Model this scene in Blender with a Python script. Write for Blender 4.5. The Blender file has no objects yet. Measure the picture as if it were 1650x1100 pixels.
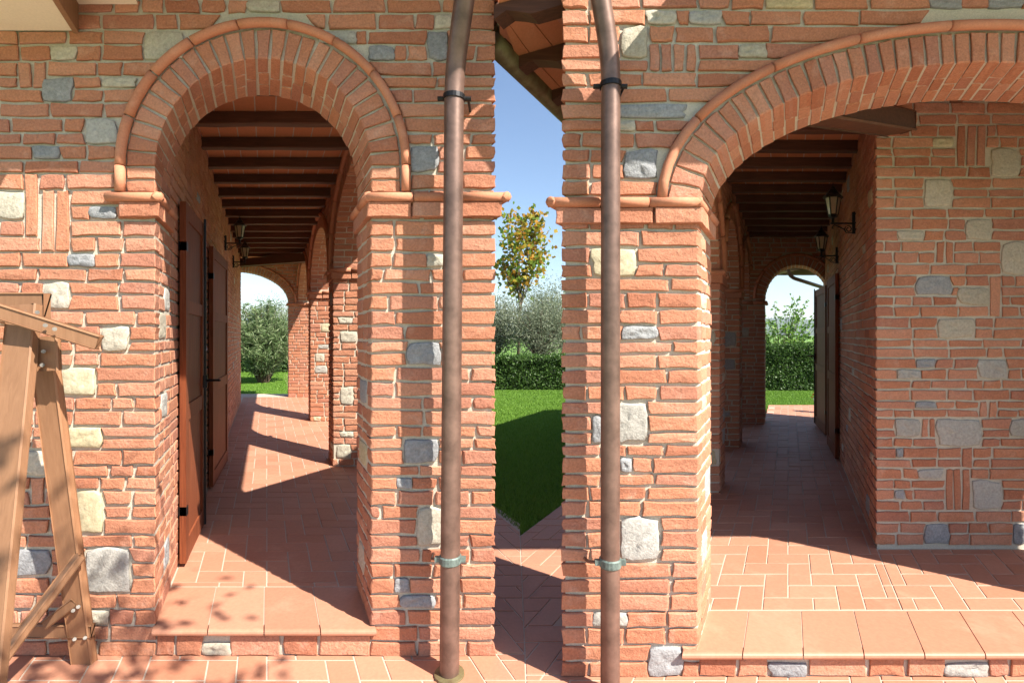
import bpy, math, random
from mathutils import Vector, noise
random.seed(7)
scn = bpy.context.scene
R = math.radians

# ------------------------------------------------------------------ camera, sky, sun, exposure
FPX, CX, HZ, CAMZ = 800.0, 825.0, 540.0, 1.72        # focal length, centre, horizon in photo pixels; eye height
cam_d = bpy.data.cameras.new('camera'); cam = bpy.data.objects.new('camera', cam_d)
scn.collection.objects.link(cam); scn.camera = cam
cam.location = (0, 0, CAMZ); cam.rotation_euler = (R(90), 0, 0)
cam_d.sensor_width = 36.0; cam_d.lens = 36.0 * FPX / 1650.0
cam_d.shift_y = -10.0 / 1650.0; cam_d.clip_end = 9000; cam_d.clip_start = 0.05
SUN_EL, SUN_AZ = 45.5, 54.0                          # azimuth: light travels this far left of straight ahead
w = bpy.data.worlds.new('World'); scn.world = w; w.use_nodes = True
nt = w.node_tree; bg = nt.nodes['Background']
sky = nt.nodes.new('ShaderNodeTexSky'); sky.sky_type = 'NISHITA'; sky.sun_disc = False
sky.sun_elevation = R(SUN_EL); sky.air_density = 1.0; sky.dust_density = 0.6; sky.ozone_density = 2.0
sd = Vector((math.sin(R(SUN_AZ)), -math.cos(R(SUN_AZ)), 0))      # horizontal direction towards the sun
sky.sun_rotation = math.atan2(sd.x, sd.y)
nt.links.new(sky.outputs[0], bg.inputs[0]); bg.inputs[1].default_value = 0.08
ld = bpy.data.lights.new('sun', 'SUN'); ld.energy = 5.0; ld.angle = R(0.5); ld.color = (1.0, 0.93, 0.82)
sun = bpy.data.objects.new('sun', ld); scn.collection.objects.link(sun)
tosun = Vector((sd.x * math.cos(R(SUN_EL)), sd.y * math.cos(R(SUN_EL)), math.sin(R(SUN_EL))))
sun.rotation_euler = tosun.to_track_quat('Z', 'Y').to_euler(); sun.location = tosun * 30
scn.view_settings.view_transform = 'Standard'; scn.view_settings.look = 'None'
scn.view_settings.gamma = 1; scn.view_settings.use_curve_mapping = False
scn.view_settings.exposure = 1.46
try:
    scn.cycles.max_bounces = 10; scn.cycles.diffuse_bounces = 6
except Exception: pass

# ------------------------------------------------------------------ materials
def new_mat(name):
    m = bpy.data.materials.new(name); m.use_nodes = True
    n = m.node_tree.nodes; b = n['Principled BSDF']
    return m, m.node_tree, b
def N(t, kind, **kw):
    n = t.nodes.new(kind)
    for k, v in kw.items(): setattr(n, k, v)
    return n
def rnd01(t):                                          # one random number for each piece, alone or joined
    oi = N(t, 'ShaderNodeObjectInfo'); g = N(t, 'ShaderNodeNewGeometry')
    a = N(t, 'ShaderNodeMath', operation='ADD'); f = N(t, 'ShaderNodeMath', operation='FRACT')
    t.links.new(oi.outputs['Random'], a.inputs[0]); t.links.new(g.outputs['Random Per Island'], a.inputs[1])
    t.links.new(a.outputs[0], f.inputs[0])
    return f.outputs[0], g
def ramp(t, fac, cols, interp='LINEAR'):
    r = N(t, 'ShaderNodeValToRGB'); r.color_ramp.interpolation = interp
    e = r.color_ramp.elements
    while len(e) < len(cols): e.new(0.5)
    for i, c in enumerate(cols):
        p, col = c if isinstance(c[1], tuple) else (i / (len(cols) - 1), c)
        e[i].position = p; e[i].color = (*col, 1)
    t.links.new(fac, r.inputs[0]); return r.outputs[0]
def tex(t, vec, scale, detail=4, rough=0.6, dist=0.0):
    n = N(t, 'ShaderNodeTexNoise'); n.inputs['Scale'].default_value = scale
    n.inputs['Detail'].default_value = detail; n.inputs['Roughness'].default_value = rough
    n.inputs['Distortion'].default_value = dist
    t.links.new(vec, n.inputs['Vector']); return n.outputs[0]
def mixc(t, fac, a, b, mode='MIX'):
    m = N(t, 'ShaderNodeMix', data_type='RGBA', blend_type=mode)
    if isinstance(fac, float): m.inputs[0].default_value = fac
    else: t.links.new(fac, m.inputs[0])
    for s, v in ((6, a), (7, b)):
        if isinstance(v, tuple): m.inputs[s].default_value = (*v, 1)
        else: t.links.new(v, m.inputs[s])
    return m.outputs[2]
def bump(t, b, h, strength=0.6, dist=0.004):
    n = N(t, 'ShaderNodeBump'); n.inputs['Strength'].default_value = strength; n.inputs['Distance'].default_value = dist
    t.links.new(h, n.inputs['Height']); t.links.new(n.outputs[0], b.inputs['Normal'])
def mul(t, a, k):
    m = N(t, 'ShaderNodeMath', operation='MULTIPLY'); t.links.new(a, m.inputs[0]); m.inputs[1].default_value = k; return m.outputs[0]
def add(t, a, c):
    m = N(t, 'ShaderNodeMath', operation='ADD'); t.links.new(a, m.inputs[0]); t.links.new(c, m.inputs[1]); return m.outputs[0]

def rubble(name, cols, grain=90, blot=9, light=(0.6, 0.4, 0.3), lightamt=(0.55, 0.75), rough=0.9, bs=0.7, bd=0.005, spec=0.25, mott=0.35):
    m, t, b = new_mat(name); r, g = rnd01(t); pos = g.outputs['Position']
    c = ramp(t, r, cols)
    blotch = tex(t, pos, blot, 5, 0.65, 0.3)
    c = mixc(t, ramp(t, blotch, [(lightamt[0], (0, 0, 0)), (lightamt[1], (0.55, 0.55, 0.55))]), c, light)
    fine = tex(t, pos, grain, 6, 0.7)
    sh = ramp(t, fine, [(0.3, (1 - mott,) * 3), (0.7, (1 + mott * 0.4,) * 3)])
    c = mixc(t, 1.0, c, sh, 'MULTIPLY')
    t.links.new(c, b.inputs['Base Color']); b.inputs['Roughness'].default_value = rough
    b.inputs['Specular IOR Level'].default_value = spec
    h = add(t, mul(t, fine, 0.6), mul(t, tex(t, pos, blot * 3.5, 4, 0.6), 1.0))
    bump(t, b, h, bs, bd); return m
BRICK = rubble('brick', [(0.38, 0.148, 0.086), (0.49, 0.212, 0.122), (0.43, 0.182, 0.108), (0.53, 0.254, 0.158), (0.48, 0.224, 0.147), (0.40, 0.170, 0.112), (0.51, 0.226, 0.128)],
               light=(0.60, 0.36, 0.265), bs=1.0, bd=0.006)
MORTAR = rubble('mortar', [(0.52, 0.475, 0.39), (0.55, 0.50, 0.41)], grain=140, blot=5, light=(0.60, 0.55, 0.46), bs=0.8, bd=0.006, mott=0.25)
STONE = {
 'c': rubble('limestone', [(0.44, 0.40, 0.32), (0.50, 0.46, 0.38), (0.40, 0.36, 0.28)], grain=60, blot=14, light=(0.58, 0.55, 0.48), bs=0.7, bd=0.006),
 'g': rubble('greystone', [(0.36, 0.345, 0.31), (0.42, 0.41, 0.38)], grain=60, blot=16, light=(0.56, 0.55, 0.52), bs=0.7, bd=0.007),
 'b': rubble('bluestone', [(0.26, 0.265, 0.275), (0.33, 0.335, 0.34)], grain=70, blot=18, light=(0.48, 0.49, 0.50), bs=0.7, bd=0.008),
 'y': rubble('sandstone', [(0.47, 0.40, 0.25), (0.52, 0.46, 0.32)], grain=60, blot=10, light=(0.60, 0.55, 0.42), bs=0.6, bd=0.005)}
TERRA = rubble('terracotta_moulding', [(0.44, 0.175, 0.095), (0.50, 0.215, 0.125), (0.46, 0.190, 0.105)], grain=110, blot=10, light=(0.58, 0.32, 0.21), rough=0.75, bs=0.3, bd=0.002, mott=0.2)
TILE = rubble('floor_terracotta', [(0.38, 0.165, 0.098), (0.43, 0.200, 0.126), (0.40, 0.180, 0.112), (0.45, 0.220, 0.142), (0.385, 0.168, 0.104)],
              grain=50, blot=4, light=(0.50, 0.27, 0.18), rough=0.55, bs=0.25, bd=0.0015, spec=0.35, mott=0.14)
CEILTILE = rubble('ceiling_terracotta', [(0.50, 0.190, 0.085), (0.56, 0.235, 0.115), (0.52, 0.205, 0.095)], grain=70, blot=6, light=(0.58, 0.28, 0.15), rough=0.8, bs=0.3, bd=0.002, mott=0.15)
GROUT = rubble('grout', [(0.44, 0.36, 0.29), (0.46, 0.38, 0.31)], grain=160, blot=6, light=(0.5, 0.44, 0.37), bs=0.4, bd=0.002, mott=0.2)
PLASTER = rubble('cream_plaster', [(0.74, 0.65, 0.50), (0.76, 0.67, 0.52)], grain=90, blot=6, light=(0.72, 0.64, 0.50), bs=0.5, bd=0.004, mott=0.1)

def wood(name, dark, lite, rough=0.55, scale=(60, 60, 4), spec=0.4):
    m, t, b = new_mat(name); tc = N(t, 'ShaderNodeTexCoord'); mp = N(t, 'ShaderNodeMapping')
    r, g = rnd01(t)
    mp.inputs['Scale'].default_value = scale; t.links.new(tc.outputs['Object'], mp.inputs['Vector'])
    f = tex(t, mp.outputs[0], 1.0, 5, 0.6, 0.8)
    c = ramp(t, f, [(0.3, dark), (0.7, lite)])
    v = ramp(t, r, [(0.0, (0.8, 0.8, 0.8)), (1.0, (1.15, 1.15, 1.15))]); c = mixc(t, 1.0, c, v, 'MULTIPLY')
    t.links.new(c, b.inputs['Base Color']); b.inputs['Roughness'].default_value = rough; b.inputs['Specular IOR Level'].default_value = spec
    bump(t, b, f, 0.35, 0.003); return m
JOIST = wood('dark_beam_wood', (0.06, 0.024, 0.014), (0.125, 0.050, 0.028), 0.6, (4, 60, 60))
SHUT = wood('shutter_wood', (0.13, 0.034, 0.016), (0.24, 0.072, 0.030), 0.62, (60, 60, 3), 0.15)
SWING = wood('stained_plank', (0.235, 0.118, 0.060), (0.29, 0.152, 0.080), 0.65, (45, 45, 5))

def plain(name, col, rough=0.5, metal=0.0, spec=0.5, noise_amt=0.25, nscale=30, col2=None):
    m, t, b = new_mat(name); g = N(t, 'ShaderNodeNewGeometry')
    f = tex(t, g.outputs['Position'], nscale, 5, 0.65)
    c2 = col2 or tuple(x * (1 + noise_amt) for x in col); c1 = tuple(x * (1 - noise_amt) for x in col)
    c = ramp(t, f, [(0.35, c1), (0.65, c2)]); t.links.new(c, b.inputs['Base Color'])
    b.inputs['Roughness'].default_value = rough; b.inputs['Metallic'].default_value = metal; b.inputs['Specular IOR Level'].default_value = spec
    bump(t, b, f, 0.15, 0.002); return m
COPPER = plain('aged_copper', (0.17, 0.105, 0.082), 0.42, 0.45, 0.5, 0.3, 9)
VERDI = plain('verdigris_copper', (0.13, 0.17, 0.155), 0.6, 0.3, 0.4, 0.35, 40)
GUTTER = plain('dull_green_copper', (0.20, 0.145, 0.075), 0.5, 0.3, 0.4, 0.3, 12, (0.22, 0.20, 0.10))
IRON = plain('black_iron', (0.018, 0.018, 0.020), 0.45, 0.6, 0.5, 0.3, 40)
STEEL = plain('bolt_steel', (0.20, 0.18, 0.16), 0.5, 0.6)
BARK = plain('bark', (0.12, 0.085, 0.06), 0.9, 0, 0.2, 0.4, 25)
HEDGECORE = plain('hedge_inner', (0.025, 0.035, 0.015), 0.95, 0, 0.1, 0.4, 20)  # dark green filler colour inside the hedge leaf shell
CERAM = plain('white_pot', (0.72, 0.68, 0.62), 0.5)
FLOWER = plain('red_flower', (0.55, 0.05, 0.04), 0.6)
m, t, b = new_mat('lantern_glass'); b.inputs['Base Color'].default_value = (0.75, 0.62, 0.42, 1); b.inputs['Roughness'].default_value = 0.35
b.inputs['Transmission Weight'].default_value = 0.6; GLASS = m
m, t, b = new_mat('window_glass'); b.inputs['Base Color'].default_value = (0.02, 0.025, 0.03, 1); b.inputs['Roughness'].default_value = 0.05; PANE = m
BULB = plain('bulb', (0.8, 0.76, 0.66), 0.4)

def leaf(name, cols, trans=0.35, rough=0.45):
    m, t, b = new_mat(name); r, g = rnd01(t); c = ramp(t, r, cols)
    t.links.new(c, b.inputs['Base Color']); b.inputs['Roughness'].default_value = rough; b.inputs['Specular IOR Level'].default_value = 0.35
    tr = N(t, 'ShaderNodeBsdfTranslucent'); t.links.new(c, tr.inputs['Color'])
    mx = N(t, 'ShaderNodeMixShader'); mx.inputs[0].default_value = trans
    t.links.new(b.outputs[0], mx.inputs[1]); t.links.new(tr.outputs[0], mx.inputs[2])
    t.links.new(mx.outputs[0], t.nodes['Material Output'].inputs['Surface']); return m
LOLEANDER = leaf('oleander_leaf', [(0.07, 0.12, 0.04), (0.12, 0.185, 0.07), (0.18, 0.24, 0.11), (0.24, 0.29, 0.15)])
LOLIVE = leaf('olive_leaf', [(0.12, 0.15, 0.09), (0.19, 0.22, 0.14), (0.26, 0.29, 0.20), (0.09, 0.12, 0.06)])
LMAPLE = leaf('autumn_leaf', [(0.10, 0.20, 0.03), (0.20, 0.28, 0.04), (0.42, 0.30, 0.04), (0.45, 0.20, 0.03), (0.14, 0.24, 0.035)], 0.5)
LHEDGE = leaf('hedge_leaf', [(0.035, 0.075, 0.018), (0.06, 0.12, 0.026), (0.09, 0.17, 0.035)], 0.3)
LSHOOT = leaf('shrub_leaf', [(0.10, 0.20, 0.035), (0.17, 0.30, 0.05), (0.07, 0.14, 0.03)], 0.5)
LGRASS = leaf('grass_blade', [(0.09, 0.20, 0.02), (0.13, 0.26, 0.028), (0.18, 0.32, 0.04), (0.15, 0.27, 0.045)], 0.4, 0.6)
def ground_mat():
    m, t, b = new_mat('lawn'); g = N(t, 'ShaderNodeNewGeometry')
    f = tex(t, g.outputs['Position'], 0.8, 8, 0.7); f2 = tex(t, g.outputs['Position'], 60, 4, 0.7)
    c = ramp(t, f, [(0.3, (0.09, 0.19, 0.022)), (0.7, (0.14, 0.26, 0.034))])
    c = mixc(t, 1.0, c, ramp(t, f2, [(0.3, (0.6, 0.6, 0.6)), (0.7, (1.25, 1.25, 1.25))]), 'MULTIPLY')
    t.links.new(c, b.inputs['Base Color']); b.inputs['Roughness'].default_value = 0.9; bump(t, b, f2, 1.0, 0.03); return m
LAWN = ground_mat()
HILL = plain('wooded_hill', (0.05, 0.08, 0.035), 0.95, 0, 0.1, 0.4, 0.02)

# ------------------------------------------------------------------ object helpers
COL = scn.collection; WL = {}
def link(o, parent, loc):
    COL.objects.link(o); WL[o.name] = Vector(loc)
    if parent is not None:
        o.parent = parent; o.location = Vector(loc) - WL[parent.name]
    else: o.location = loc
    return o
def thing(name, label, cat, loc, group=None):
    o = bpy.data.objects.new(name, None); o.empty_display_size = 0.2; link(o, None, loc)
    o['label'] = label; o['category'] = cat
    if group: o['group'] = group
    return o
def mesh_obj(name, vf, mat, parent=None, smooth=False, origin=None):
    vs, fs = vf; vs = [Vector(v) for v in vs]
    if origin is None:
        c = Vector((sum(v.x for v in vs), sum(v.y for v in vs), sum(v.z for v in vs))) / len(vs)
    else: c = Vector(origin)
    me = bpy.data.meshes.new(name); me.from_pydata([v - c for v in vs], [], fs)
    me.materials.append(mat)
    if smooth: me.polygons.foreach_set('use_smooth', [True] * len(fs))
    o = bpy.data.objects.new(name, me); return link(o, parent, c)
def tagged(o, label, cat, group=None):
    o['label'] = label; o['category'] = cat
    if group: o['group'] = group
    return o
def struct(o): o['kind'] = 'structure'; return o
def join(*vfs):
    V, Fc = [], []
    for vs, fs in vfs:
        k = len(V); V += list(vs); Fc += [tuple(i + k for i in f) for f in fs]
    return V, Fc
def px(v):
    if v.y < 0.2: return None
    return CX + v.x * FPX / v.y, HZ - (v.z - CAMZ) * FPX / v.y
PIECES = {}
def piece(top, parent, name, vf, mat, smooth=False):
    vs = vf[0]; p = [px(Vector(v)) for v in vs]; sc = 0.0
    if all(p):
        xs = [q[0] for q in p]; ys = [q[1] for q in p]
        x0, x1, y0, y1 = max(min(xs), 0), min(max(xs), 1650), max(min(ys), 0), min(max(ys), 1100)
        if x1 > x0 and y1 > y0 and max(x1 - x0, y1 - y0) > 9: sc = (x1 - x0) * (y1 - y0)
    PIECES.setdefault((top.name, name), []).append((sc, len(PIECES), parent, vf, mat, smooth))
def flush_pieces():
    for (tn, name), lst in PIECES.items():
        lst.sort(key=lambda q: -q[0])
        rest = {}
        for i, (sc, _, parent, vf, mat, smooth) in enumerate(lst):
            if i < 300 and sc > 60: mesh_obj(name, vf, mat, parent, smooth)
            else: rest.setdefault((parent.name, mat.name), []).append((parent, vf, mat))
        for key, l in rest.items():
            o = mesh_obj(name + '_field', join(*[q[1] for q in l]), l[0][2], l[0][0]); o['kind'] = 'stuff'

# ------------------------------------------------------------------ shapes
def boxP(P, a0, a1, z0, z1, d0, d1):
    v = [P(a, z, d) for d in (d0, d1) for z in (z0, z1) for a in (a0, a1)]
    return v, [(0, 1, 3, 2), (4, 6, 7, 5), (0, 4, 5, 1), (2, 3, 7, 6), (0, 2, 6, 4), (1, 5, 7, 3)]
def W3(x, z, d): return Vector((x, d, z))
def box(x0, x1, y0, y1, z0, z1): return boxP(W3, x0, x1, z0, z1, y0, y1)
def tube(path, r, seg=8, caps=True, flat=1.0):
    path = [Vector(p) for p in path]; n = len(path); rs = r if isinstance(r, (list, tuple)) else [r] * n
    V, Fc = [], []; ref = None
    for i, p in enumerate(path):
        tg = (path[min(i + 1, n - 1)] - path[max(i - 1, 0)]).normalized()
        if ref is None:
            ref = Vector((0, 0, 1)) if abs(tg.z) < 0.9 else Vector((1, 0, 0))
        s = tg.cross(ref).normalized(); u = s.cross(tg).normalized(); ref = u
        for k in range(seg):
            a = 2 * math.pi * k / seg
            V.append(p + s * math.cos(a) * rs[i] + u * math.sin(a) * rs[i] * flat)
    for i in range(n - 1):
        for k in range(seg):
            k2 = (k + 1) % seg
            Fc.append((i * seg + k, i * seg + k2, (i + 1) * seg + k2, (i + 1) * seg + k))
    if caps: Fc.append(tuple(range(seg))[::-1]); Fc.append(tuple((n - 1) * seg + k for k in range(seg)))
    return V, Fc
def plank(p0, p1, w, th, wdir, ch=0.006):
    p0, p1 = Vector(p0), Vector(p1); ax = (p1 - p0).normalized(); wd = Vector(wdir); wd = (wd - ax * wd.dot(ax)).normalized(); td = ax.cross(wd)
    prof = []
    for sx, sy in ((-1, -1), (1, -1), (1, 1), (-1, 1)):
        a = (sx * (w / 2 - ch), sy * th / 2); c = (sx * w / 2, sy * (th / 2 - ch))
        prof += [a, c] if sx * sy > 0 else [c, a]
    V = [p + wd * x + td * y for p in (p0, p1) for x, y in prof]; n = 8
    Fc = [(i, (i + 1) % n, n + (i + 1) % n, n + i) for i in range(n)] + [tuple(range(n))[::-1], tuple(range(n, 2 * n))]
    return V, Fc
J = random.uniform
def brickq(P, q, d0, d1, lod=1, jit=0.0035, bev=0.005):
    """q: four (a,z) corners bl, br, tr, tl -> an uneven, softened brick"""
    segs = (3, 2, 3, 2) if lod else (1, 1, 1, 1)
    out = []
    for e in range(4):
        (ax, az), (bx, bz) = q[e], q[(e + 1) % 4]
        for i in range(segs[e]):
            f = i / segs[e]; cj = jit * (2.0 if i == 0 else 1)
            out.append((ax + (bx - ax) * f + J(-cj, cj), az + (bz - az) * f + J(-cj, cj) * 0.8))
    n = len(out); cx = sum(p[0] for p in out) / n; cz = sum(p[1] for p in out) / n
    inn = []
    for x, z in out:
        L = math.hypot(cx - x, cz - z) or 1
        k = min(bev * 1.2 / L, 0.4)
        inn.append((x + (cx - x) * k, z + (cz - z) * k))
    dj = J(-0.004, 0.003) if lod else J(-0.002, 0.002)
    V = [P(x, z, d1) for x, z in out] + [P(x, z, d0 + dj + bev) for x, z in out] + [P(x, z, d0 + dj + J(-0.0015, 0.0015) * lod) for x, z in inn]
    Fc = []
    for i in range(n):
        k = (i + 1) % n
        Fc.append((i, k, n + k, n + i)); Fc.append((n + i, n + k, 2 * n + k, 2 * n + i))
    if lod:
        V.append(P(cx + J(-0.03, 0.03), cz, d0 + dj + J(-0.003, 0.002))); c = 3 * n
        Fc += [(2 * n + i, 2 * n + (i + 1) % n, c) for i in range(n)]
    else: Fc.append(tuple(range(2 * n, 3 * n)))
    return V, Fc
def stone(P, ca, cz, w, h, d0, d1, n=16):
    ph = J(0, 6); pts = []
    for i in range(n):
        a = 2 * math.pi * i / n; ca_, sa = math.cos(a), math.sin(a)
        r = (abs(ca_) ** 9 + abs(sa) ** 9) ** (-1 / 9) * (0.97 + 0.05 * math.sin(2 * a + ph) + 0.05 * math.sin(3 * a + ph * 2) + J(-0.05, 0.04))
        pts.append((ca_ * r * w / 2, sa * r * h / 2))
    V, Fc = [], []
    rings = ((1.0, d1), (1.0, d0 + 0.006), (0.965, d0 - 0.001), (0.90, d0 - 0.003), (0.62, None), (0.32, None))
    for k, d in rings:
        for x, z in pts:
            dd = d if d is not None else d0 - 0.005 + 0.012 * noise.noise(Vector((x * 14 + ph, z * 14, k * 3 + ca * 5)))
            V.append(P(ca + x * k, cz + z * k, dd))
    V.append(P(ca, cz, d0 - 0.005 + J(-0.004, 0.004)))
    for r in range(5):
        for i in range(n):
            k = (i + 1) % n; Fc.append((r * n + i, r * n + k, (r + 1) * n + k, (r + 1) * n + i))
    Fc += [(5 * n + i, 5 * n + (i + 1) % n, 6 * n) for i in range(n)]
    return V, Fc
ROWS = []; RR = random.Random(21)
_z = 0.0
while _z < 4.2:
    _h = RR.choice((0.064, 0.068, 0.060, 0.066, 0.047, 0.072, 0.055)); ROWS.append((_z, _z + _h)); _z += _h + 0.0165
def snap(c, h):
    """fit a stone or soldier group between whole courses"""
    ov = [r for r in ROWS if min(r[1], c + h / 2) - max(r[0], c - h / 2) > 0.4 * (r[1] - r[0])]
    if not ov: ov = [min(ROWS, key=lambda r: abs((r[0] + r[1]) / 2 - c))]
    return ov[0][0], ov[-1][1]
def lay(top, parent, P, a0, a1, z0, z1, stones=(), vgroups=(), cut=None, depth=0.1, lod=1, d0=0.0, joint=0.017, H=(0.042, 0.066), auto=0, name='brick', Lens=(0.135, 0.265, 0.28, 0.27, 0.20, 0.285)):
    """courses of bricks on the plane P, cut around stones, soldier groups and an opening"""
    stones = list(stones)
    if auto:
        tries = 0
        while auto > 0 and tries < 200:
            tries += 1; sw, sh = J(0.13, 0.24), J(0.08, 0.17)
            if a1 - a0 < sw * 1.3: sw = (a1 - a0) * 0.55
            c = (J(a0 + sw * 0.4, a1 - sw * 0.4), J(z0 + 0.1, z1 - 0.2))
            if cut and any((lambda e: e and e[0] - sw * 0.6 < c[0] < e[1] + sw * 0.6)(cut(c[1] + k)) for k in (-0.12, 0, 0.12)): continue
            if all(abs(c[0] - s[0]) > (sw + s[2]) * 0.6 or abs(c[1] - s[1]) > (sh + s[3]) * 0.75 for s in stones):
                stones.append((c[0], c[1], sw, sh, random.choice('ccgby'))); auto -= 1
    snapped = []
    for (ca, cz, sw, sh, ty) in stones:
        lo, hi = snap(cz, sh); snapped.append((ca, (lo + hi) / 2, sw, hi - lo + 0.004, ty))
    stones = snapped
    vgroups = [(g0, g1, *(snap((y0 + y1) / 2, y1 - y0) if n else (y0, y1)), n) for g0, g1, y0, y1, n in vgroups]
    for (ca, cz, sw, sh, ty) in stones:
        piece(top, parent, 'stone', stone(P, ca, cz, sw, sh, d0 + 0.002, d0 + depth), STONE[ty], True)
    for (g0, g1, y0, y1, n) in vgroups:
        if n <= 0: continue
        ww = (g1 - g0 + joint) / n
        for i in range(n):
            x = g0 + i * ww
            piece(top, parent, name, brickq(P, [(x, y0), (x + ww - joint, y0), (x + ww - joint, y1), (x, y1)], d0, d0 + depth, lod), BRICK)
    if H[1] > 0.08: rows = [(z0, z1 - 0.003)]
    else: rows = [(max(a, z0), min(c, z1)) for a, c in ROWS if min(c, z1) - max(a, z0) > 0.022]
    for zb, zt in rows:
        ex = []
        for (ca, cz, sw, sh, ty) in stones:
            hh = sh / 2 - 0.004
            if zt > cz - hh and zb < cz + hh:
                def hw(zz):
                    q = min(0.97, abs(zz - cz) / hh); return (max(0.0, 1 - q ** 7)) ** (1 / 7) * sw / 2 + joint * 0.6
                zc = max(zb, min(zt, cz)); m_ = hw(zc); bb, tt = max(hw(zb), m_ - J(0.0, 0.022)), max(hw(zt), m_ - J(0.0, 0.022))
                ex.append((ca - bb, ca - tt, ca + bb, ca + tt))
        for (g0, g1, y0, y1, n) in vgroups:
            if zt > y0 - joint * 0.6 and zb < y1 + joint * 0.6: ex.append((g0 - joint, g0 - joint, g1 + joint, g1 + joint))
        if cut:
            eb, et = cut(zb), cut(zt)
            if eb or et:
                if not et: et = (max(eb[0], min(eb[1], eb[0] + 0.05)), min(eb[1], max(eb[0], eb[1] - 0.05)))
                if not eb: eb = et
                ex.append((eb[0], et[0], eb[1], et[1]))
        ex.sort(); segs = []; cb, ct = a0, a0
        for e in ex:
            if min(e[0] - cb, e[1] - ct) > 0: segs.append((cb, ct, e[0], e[1]))
            cb, ct = max(cb, e[2]), max(ct, e[3])
        if min(a1 - cb, a1 - ct) > 0: segs.append((cb, ct, a1, a1))
        for (b0, t0, b1, t1) in segs:
            if min(b1 - b0, t1 - t0) < 0.03: continue
            lb, lt = b0, t0
            while True:
                rem = min(b1 - lb, t1 - lt)
                if rem < 0.03: break
                L = random.choice(Lens) + J(-0.012, 0.012)
                if lb == b0 and random.random() < 0.5: L *= 0.52
                if rem - L < 0.09: L = rem if rem <= 0.31 else rem * J(0.42, 0.58)
                if rem - L < 0.02:
                    q = [(lb, zb), (b1, zb), (t1, zt), (lt, zt)]; done = True
                else:
                    e = max(lb, lt) + L - joint; q = [(lb, zb), (e, zb), (e, zt), (lt, zt)]; done = False
                piece(top, parent, name, brickq(P, q, d0, d0 + depth, lod), BRICK)
                if done: break
                lb = lt = max(lb, lt) + L

class Arch:
    def __init__(s, cx, cz, rx, rz, zs, zb):
        s.cx, s.cz, s.rx, s.rz, s.zs, s.zb = cx, cz, rx, rz, zs, zb
    def pt(s, th, off=0.0):
        x, z = math.cos(th), math.sin(th); nx, nz = x / s.rx, z / s.rz; L = math.hypot(nx, nz)
        return s.cx + x * s.rx + nx / L * off, s.cz + z * s.rz + nz / L * off
    def divide(s, n, off):
        M = 600; ths = [math.pi * (1 - i / M) for i in range(M + 1)]; acc = [0.0]; p = s.pt(ths[0], off)
        for t_ in ths[1:]:
            q = s.pt(t_, off); acc.append(acc[-1] + math.hypot(q[0] - p[0], q[1] - p[1])); p = q
        out, k = [], 0
        for i in range(n + 1):
            tgt = acc[-1] * i / n
            while k < M and acc[k] < tgt: k += 1
            out.append(ths[k])
        return out, acc[-1]
    def curve(s, off=0.0, n=28):
        return [(s.cx - s.rx - off, s.zb)] + [s.pt(math.pi * (1 - i / n), off) for i in range(n + 1)] + [(s.cx + s.rx + off, s.zb)]
    def cut(s, off):
        def f(z):
            if z <= s.cz:
                if z < s.zs: return (s.cx - s.rx, s.cx + s.rx)
                return (s.cx - s.rx - off, s.cx + s.rx + off)
            q = (z - s.cz) / (s.rz + off)
            if q >= 1: return None
            k = math.sqrt(1 - q * q) * (s.rx + off); return (s.cx - k, s.cx + k)
        return f
def core(P, u0, u1, z0, z1, curve, d0, d1):
    polys = [[(u0, z0), (curve[0][0], z0), (curve[0][0], z1), (u0, z1)], [(curve[-1][0], z0), (u1, z0), (u1, z1), (curve[-1][0], z1)]]
    for (a, b_) in zip(curve[:-1], curve[1:]):
        if abs(a[0] - b_[0]) > 1e-5: polys.append([a, b_, (b_[0], z1), (a[0], z1)])
    V, Fc = [], []
    for pl in polys:
        for d in (d0, d1):
            k = len(V); V += [P(x, z, d) for x, z in pl]; Fc.append(tuple(range(k, k + 4)))
    for (a, b_) in zip(curve[:-1], curve[1:]):
        k = len(V); V += [P(*a, d0), P(*b_, d0), P(*b_, d1), P(*a, d1)]; Fc.append((k, k + 1, k + 2, k + 3))
    for x in (u0, u1):
        k = len(V); V += [P(x, z0, d0), P(x, z1, d0), P(x, z1, d1), P(x, z0, d1)]; Fc.append((k, k + 1, k + 2, k + 3))
    k = len(V); V += [P(u0, z1, d0), P(u1, z1, d0), P(u1, z1, d1), P(u0, z1, d1)]; Fc.append((k, k + 1, k + 2, k + 3))
    return V, Fc
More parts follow.
